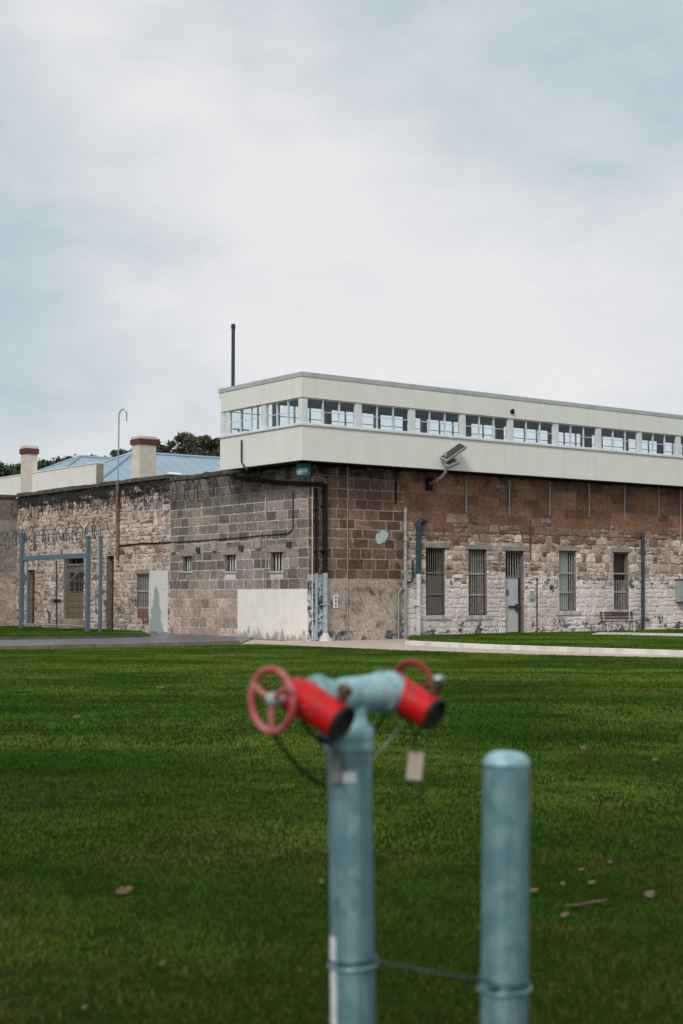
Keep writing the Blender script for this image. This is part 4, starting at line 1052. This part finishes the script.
b=MB(); b.tube(cat(H_(P(403,722,3.86)),H_(P(371,760,HY)),.004),.002,6); b.build('cable',M['galv'],hy)
# tags
tg=H_(P(415,766,3.80)); ang=math.radians(7)
mx=Matrix.Translation(tg)@Matrix.Rotation(ang*.8,4,'Y')@Matrix.Rotation(.25,4,'Z')
b=MB(); b.box(-.0215,.0215,-.0012,.0012,-.037,.037,mx=mx); tgo=b.build('tag',M['tag'],hy,bevel=.001); tgo['label']='pale blank tag hanging below the right valve'
b=MB(); topp=mx@Vector((0,0,.034)); b.tube([topp,H_(P(415,738,3.80)),H_(P(411,727,3.80)),cr_+qr*.05+Vector((0,0,-.04))],.0036,6); b.tube([H_(P(415,738,3.80)),H_(P(421,727,3.78)),cr_+qr*.12+Vector((0,0,-.04))],.0036,6); b.build('cord',M['blackpipe'],tgo)
tg=H_(P(336,769,HY-.062)); mx=Matrix.Translation(tg)@Matrix.Rotation(-.5,4,'Z')
b=MB(); b.box(-.014,.014,-.001,.001,-.034,.034,mx=mx); t2=b.build('tag',M['greytag'],hy); t2['label']='grey metal tag against the riser pipe'
b=MB(); b.tube([mx@Vector((0,0,.03)),H_(P(334,748,HY-.064)),pl],.0022,6); b.build('cord',M['blackpipe'],t2)
# curved stickers on the pipe
def patch(cy0,cy1,px0,px1,c,axis_,o_,Rr,name,m,parent,Y=HY):
    a_=lambda px,y:(P(px,y,Y).x-(c(y)).x)
    ym=(cy0+cy1)/2
    s0=max(-.999,min(.999,a_(px0,ym)/Rr)); s1=max(-.999,min(.999,a_(px1,ym)/Rr)); t0_,t1_=math.asin(s0),math.asin(s1)
    b=MB(); n=8
    for k in range(n):
        q0=t0_+(t1_-t0_)*k/n; q1=t0_+(t1_-t0_)*(k+1)/n
        A=c(cy0);B_=c(cy1)
        f=lambda C_,q:H2(C_+Vector((math.sin(q),-math.cos(q),0))*(Rr+.0012))
        H2=lambda p:p-parent.location
        b.face([f(A,q0),f(A,q1),f(B_,q1),f(B_,q0)])
    return b.build(name,m,parent)
patch(769,779.5,342.5,356,cen,axis,base,r0,'sticker',M['sticker'],hy)
patch(934,1090,329.5,337,cen,axis,base,r0,'marker_strip',M['sticker'],hy)
# ------------------------------------------------------------------ bollard
BY=3.50; bt=P(506.3,768,BY); bb_=P(504.2,1024,BY); bax=(bt-bb_).normalized(); bbase=bb_-bax*(bb_.z/bax.z)
bo=empty('bollard',Vector((bbase.x,bbase.y,0))); tag(bo,'plain galvanised steel bollard with a domed cap beside the hydrant','bollard')
Lb=(bt-bbase).length; Rb=.0575
b=MB(); b.lathe([(Rb,0),(Rb,Lb)],(0,0,0),bax,40); b.build('post',M['pipe'],bo,smooth=True)
hc=(768-750)*BY/F
prof=[(Rb*.84,-.003),(Rb*.84,.009),(Rb*1.02,.011),(Rb*1.01,hc*.28)]+[(Rb*1.01*math.cos(t)**.75,hc*(.28+.66*math.sin(t))) for t in (0.25,.5,.75,1.0,1.25,1.45)]+[(.001,hc*.95)]
b=MB(); b.lathe(prof,bax*Lb,bax,40); b.build('cap',M['pipehead'],bo,smooth=True)
b=MB(); b.lathe([(.1,0),(.1,.012),(.075,.014)],(0,0,0),(0,0,1),24); b.build('base_plate',M['pipe'],bo,smooth=True)
# tie wire
bcen=lambda y:(bbase+bax*((P(505,y,BY).z-bbase.z)/bax.z))
tw=empty('tie_wire',cen(960)); tag(tw,'green coated wire looped round the hydrant pipe and tied across to the bollard','wire')
def ringpts(c,ax,R,tilt,n=36): 
    return [c+Vector((math.cos(2*PI*k/n)*R,math.sin(2*PI*k/n)*R,tilt*math.cos(2*PI*k/n)))-tw.location for k in range(n)]
b=MB()
for dz,tl in ((.004,.002),(-.006,-.003),(.0005,.006)): b.tube(ringpts(cen(960)+Vector((0,0,dz*1.6)),axis,r0+.003,tl*1.5),.0026,6,closed=True)
b.lathe([(.006,0),(.007,.008),(.004,.016)],H_(cen(958))+hy.location+Vector((r0+.002,-.012,-.006))-tw.location,(1,0,.2),8)
b.build('pipe_loop',M['wire'],tw,smooth=True)
b=MB(); b.tube(ringpts(cen(960)+Vector((0,0,-.010)),axis,r0+.005,.002),.0034,6,closed=True); b.build('pipe_loop',M['wirepale'],tw,smooth=True)
b=MB()
for dz,tl in ((.008,-.003),(-.007,.002),(.0,.004)): b.tube(ringpts(bcen(984)+Vector((0,0,dz*1.5)),bax,Rb+.003,tl*1.5),.0026,6,closed=True)
q_=bcen(981)+Vector((-.03,-.053,.0))-tw.location; b.lathe([(.008,-.012),(.010,0),(.007,.012)],q_,(1,-.4,.4),8)
b.build('bollard_loop',M['wire'],tw,smooth=True)
b=MB(); b.tube(ringpts(bcen(984)+Vector((0,0,-.008)),bax,Rb+.006,.002),.0034,6,closed=True); b.build('bollard_loop',M['wirepale'],tw,smooth=True)
b=MB(); A=cen(959)+Vector((r0,-.01,0))-tw.location; B_=bcen(979)+Vector((-Rb,-.01,0))-tw.location
n=40
for ph in (0,PI):
    pts=[]
    for i in range(n+1):
        t=i/n; p=A.lerp(B_,t)+Vector((0,0,-.002*4*t*(1-t))); w=t*60+ph; pts.append(p+Vector((0,math.cos(w),math.sin(w)))*.0018)
    b.tube(pts,.0014,5)
b.build('span',M['wire'],tw,smooth=True)
# ------------------------------------------------------------------ leaves and twigs
def leaf(px,py,size,label,rot,curl=.55,m='leaf'):
    g=G(px,py,.02); b=MB(); n=9; L=size; W=size*.55; vs=[]
    for i in range(n):
        t=i/(n-1); w=W*math.sin(PI*t**.8)*.5*(1+.25*math.sin(i*2.3+px))
        x=(t-.5)*L; z=curl*L*((t-.5)**2)*1.2
        vs+=[(x,-w,z+curl*w*.9),(x,0,z),(x,w,z+curl*w*1.2)]
    fs=[]
    for i in range(n-1):
        for k in (0,1): fs.append((i*3+k,i*3+k+1,(i+1)*3+k+1,(i+1)*3+k))
    b.add(vs,fs); o=b.build('dead_leaf',M[m],smooth=True,loc=g+Vector((0,0,.002))); o.rotation_euler=(.38,-.22,rot+.5)
    s=o.modifiers.new('Solid','SOLIDIFY'); s.thickness=.0015
    tag(o,label,'leaf','dead leaves scattered on the lawn'); return o
leaf(125,893,.105,'largest brown dead leaf, alone on the lawn left of the hydrant',.15)
leaf(583,749.5,.13,'dark dead leaf on the lawn to the right above the bollard cap',.5)
leaf(321,883,.06,'small dead leaf just left of the hydrant pipe',.9)
leaf(534,892,.06,'dead leaf touching the right side of the bollard',.1)
leaf(563,884,.045,'small pale leaf right of the bollard above the twig',.7,.2,'twig')
leaf(592,883,.05,'pale curled leaf above the middle of the twig',-.3,.2,'twig')
leaf(650,895,.09,'pale curled leaf right of the twig end',.4,.2,'twig')
leaf(565,915.5,.055,'pale leaf just below the left end of the twig',.0,.2,'twig')
leaf(77,718,.13,'small dark leaf far out on the left of the lawn',.4)
leaf(161,688.5,.16,'tiny dark leaf far out near the lane kerb',.2)
leaf(85,1008,.03,'tiny pale leaf scrap near the bottom left corner',.2,.2,'twig')
leaf(162,965,.035,'tiny brown leaf scrap in the dark grass at lower left',.5)
leaf(610,863,.045,'small brown leaf at the right, above the pale leaves',.5)
leaf(582,870.5,.04,'small brown leaf between the bollard and the pale curled leaf',-.5)
leaf(655,761,.09,'small brown leaf far right level with the bollard cap',.3)
b=MB(); A=G(566,907,.0); pts=[]
for i,(x,y) in enumerate(((566,908),(577,907.5),(588,905.5),(597,904),(606,902.5))): g=G(x,y,.012); pts.append(g-A)
b.tube(pts,[.004,.006,.006,.007,.004],6); b.tube([pts[3],G(607,906.5,.012)-A],[.004,.002],5)
o=b.build('twig',M['twig'],smooth=True,loc=A+Vector((0,0,.012))); tag(o,'pale dry twig lying on the grass right of the bollard','twig')
# ------------------------------------------------------------------ sky, sun, camera
W_=bpy.data.worlds.new('World'); S.world=W_; W_.use_nodes=True; nt=W_.node_tree; bg=nt.nodes['Background']
SUNEL=math.radians(42); SUNAZ=math.radians(-19)      # sun behind the camera, to the left; veiled by cloud
sky=N(nt,'ShaderNodeTexSky',sky_type='NISHITA'); sky.sun_disc=False; sky.sun_elevation=SUNEL; sky.sun_rotation=math.radians(180)+SUNAZ*-1
sky.air_density=1; sky.dust_density=2
tc=N(nt,'ShaderNodeTexCoord').outputs['Generated']
def gauss(px,py,w):
    d=ray(px,py).normalized(); dp=N(nt,'ShaderNodeVectorMath',operation='DOT_PRODUCT'); nt.links.new(tc,dp.inputs[0]); dp.inputs[1].default_value=d
    return ramp(nt,dp.outputs['Value'],math.cos(w),1.0)
n1=nz(nt,3.0,7,.55,vec=tc,dist=.15,stretch=(1,1,2.0)); n2=nz(nt,8.0,7,.58,vec=tc,dist=.25,stretch=(1,1,2.0))
def mth(op,a,b_):
    n=N(nt,'ShaderNodeMath',operation=op)
    for i,v in enumerate((a,b_)):
        if hasattr(v,'is_linked'): nt.links.new(v,n.inputs[i])
        else: n.inputs[i].default_value=v
    return n.outputs[0]
cl=mth('ADD',mth('MULTIPLY',mth('SUBTRACT',n1,.5),1.15),mth('MULTIPLY',mth('SUBTRACT',n2,.5),1.15))
# broad pattern of this overcast: brighter bank ahead, bluish thinner cloud left and up right
cl=mth('ADD',cl,mth('MULTIPLY',gauss(400,330,.26),.42))
cl=mth('SUBTRACT',cl,mth('MULTIPLY',gauss(20,230,.15),.34))
cl=mth('SUBTRACT',cl,mth('MULTIPLY',gauss(-60,400,.14),.30))
cl=mth('SUBTRACT',cl,mth('MULTIPLY',gauss(560,60,.17),.40))
cl=mth('SUBTRACT',cl,mth('MULTIPLY',gauss(180,-30,.07),.25))
cl=mth('ADD',cl,mth('MULTIPLY',gauss(120,80,.085),.36))
f=ramp(nt,cl,-.48,.40)
thin=mixc(nt,.5,(3.9,4.9,5.5),sky.outputs[0])
cc=mixc(nt,f,(4.9,5.85,6.35),(8.35,8.2,8.35))
cc=mixc(nt,.06,cc,sky.outputs[0])
nt.links.new(cc,bg.inputs['Color']); bg.inputs['Strength'].default_value=.088
sl=bpy.data.lights.new('sun','SUN'); sl.energy=1.5; sl.angle=math.radians(14); sl.color=(1,.96,.91)
so=bpy.data.objects.new('sun',sl); COL.objects.link(so)
sd=Vector((math.sin(SUNAZ)*math.cos(SUNEL),-math.cos(SUNAZ)*math.cos(SUNEL),math.sin(SUNEL)))
so.location=(0,0,30); so.rotation_euler=sd.to_track_quat('Z','Y').to_euler()
cam=bpy.data.cameras.new('camera'); co=bpy.data.objects.new('camera',cam); COL.objects.link(co); S.camera=co
co.location=(0,0,CAMZ); co.rotation_euler=(math.radians(90)+PIT,0,0)
cam.lens=50; cam.sensor_width=36; cam.clip_end=9000; cam.clip_start=.1
cam.dof.use_dof=True; cam.dof.focus_distance=42; cam.dof.aperture_fstop=2.8
S.view_settings.view_transform='Standard'; S.view_settings.look='None'; S.view_settings.gamma=1; S.view_settings.exposure=.22
S.render.engine='CYCLES'
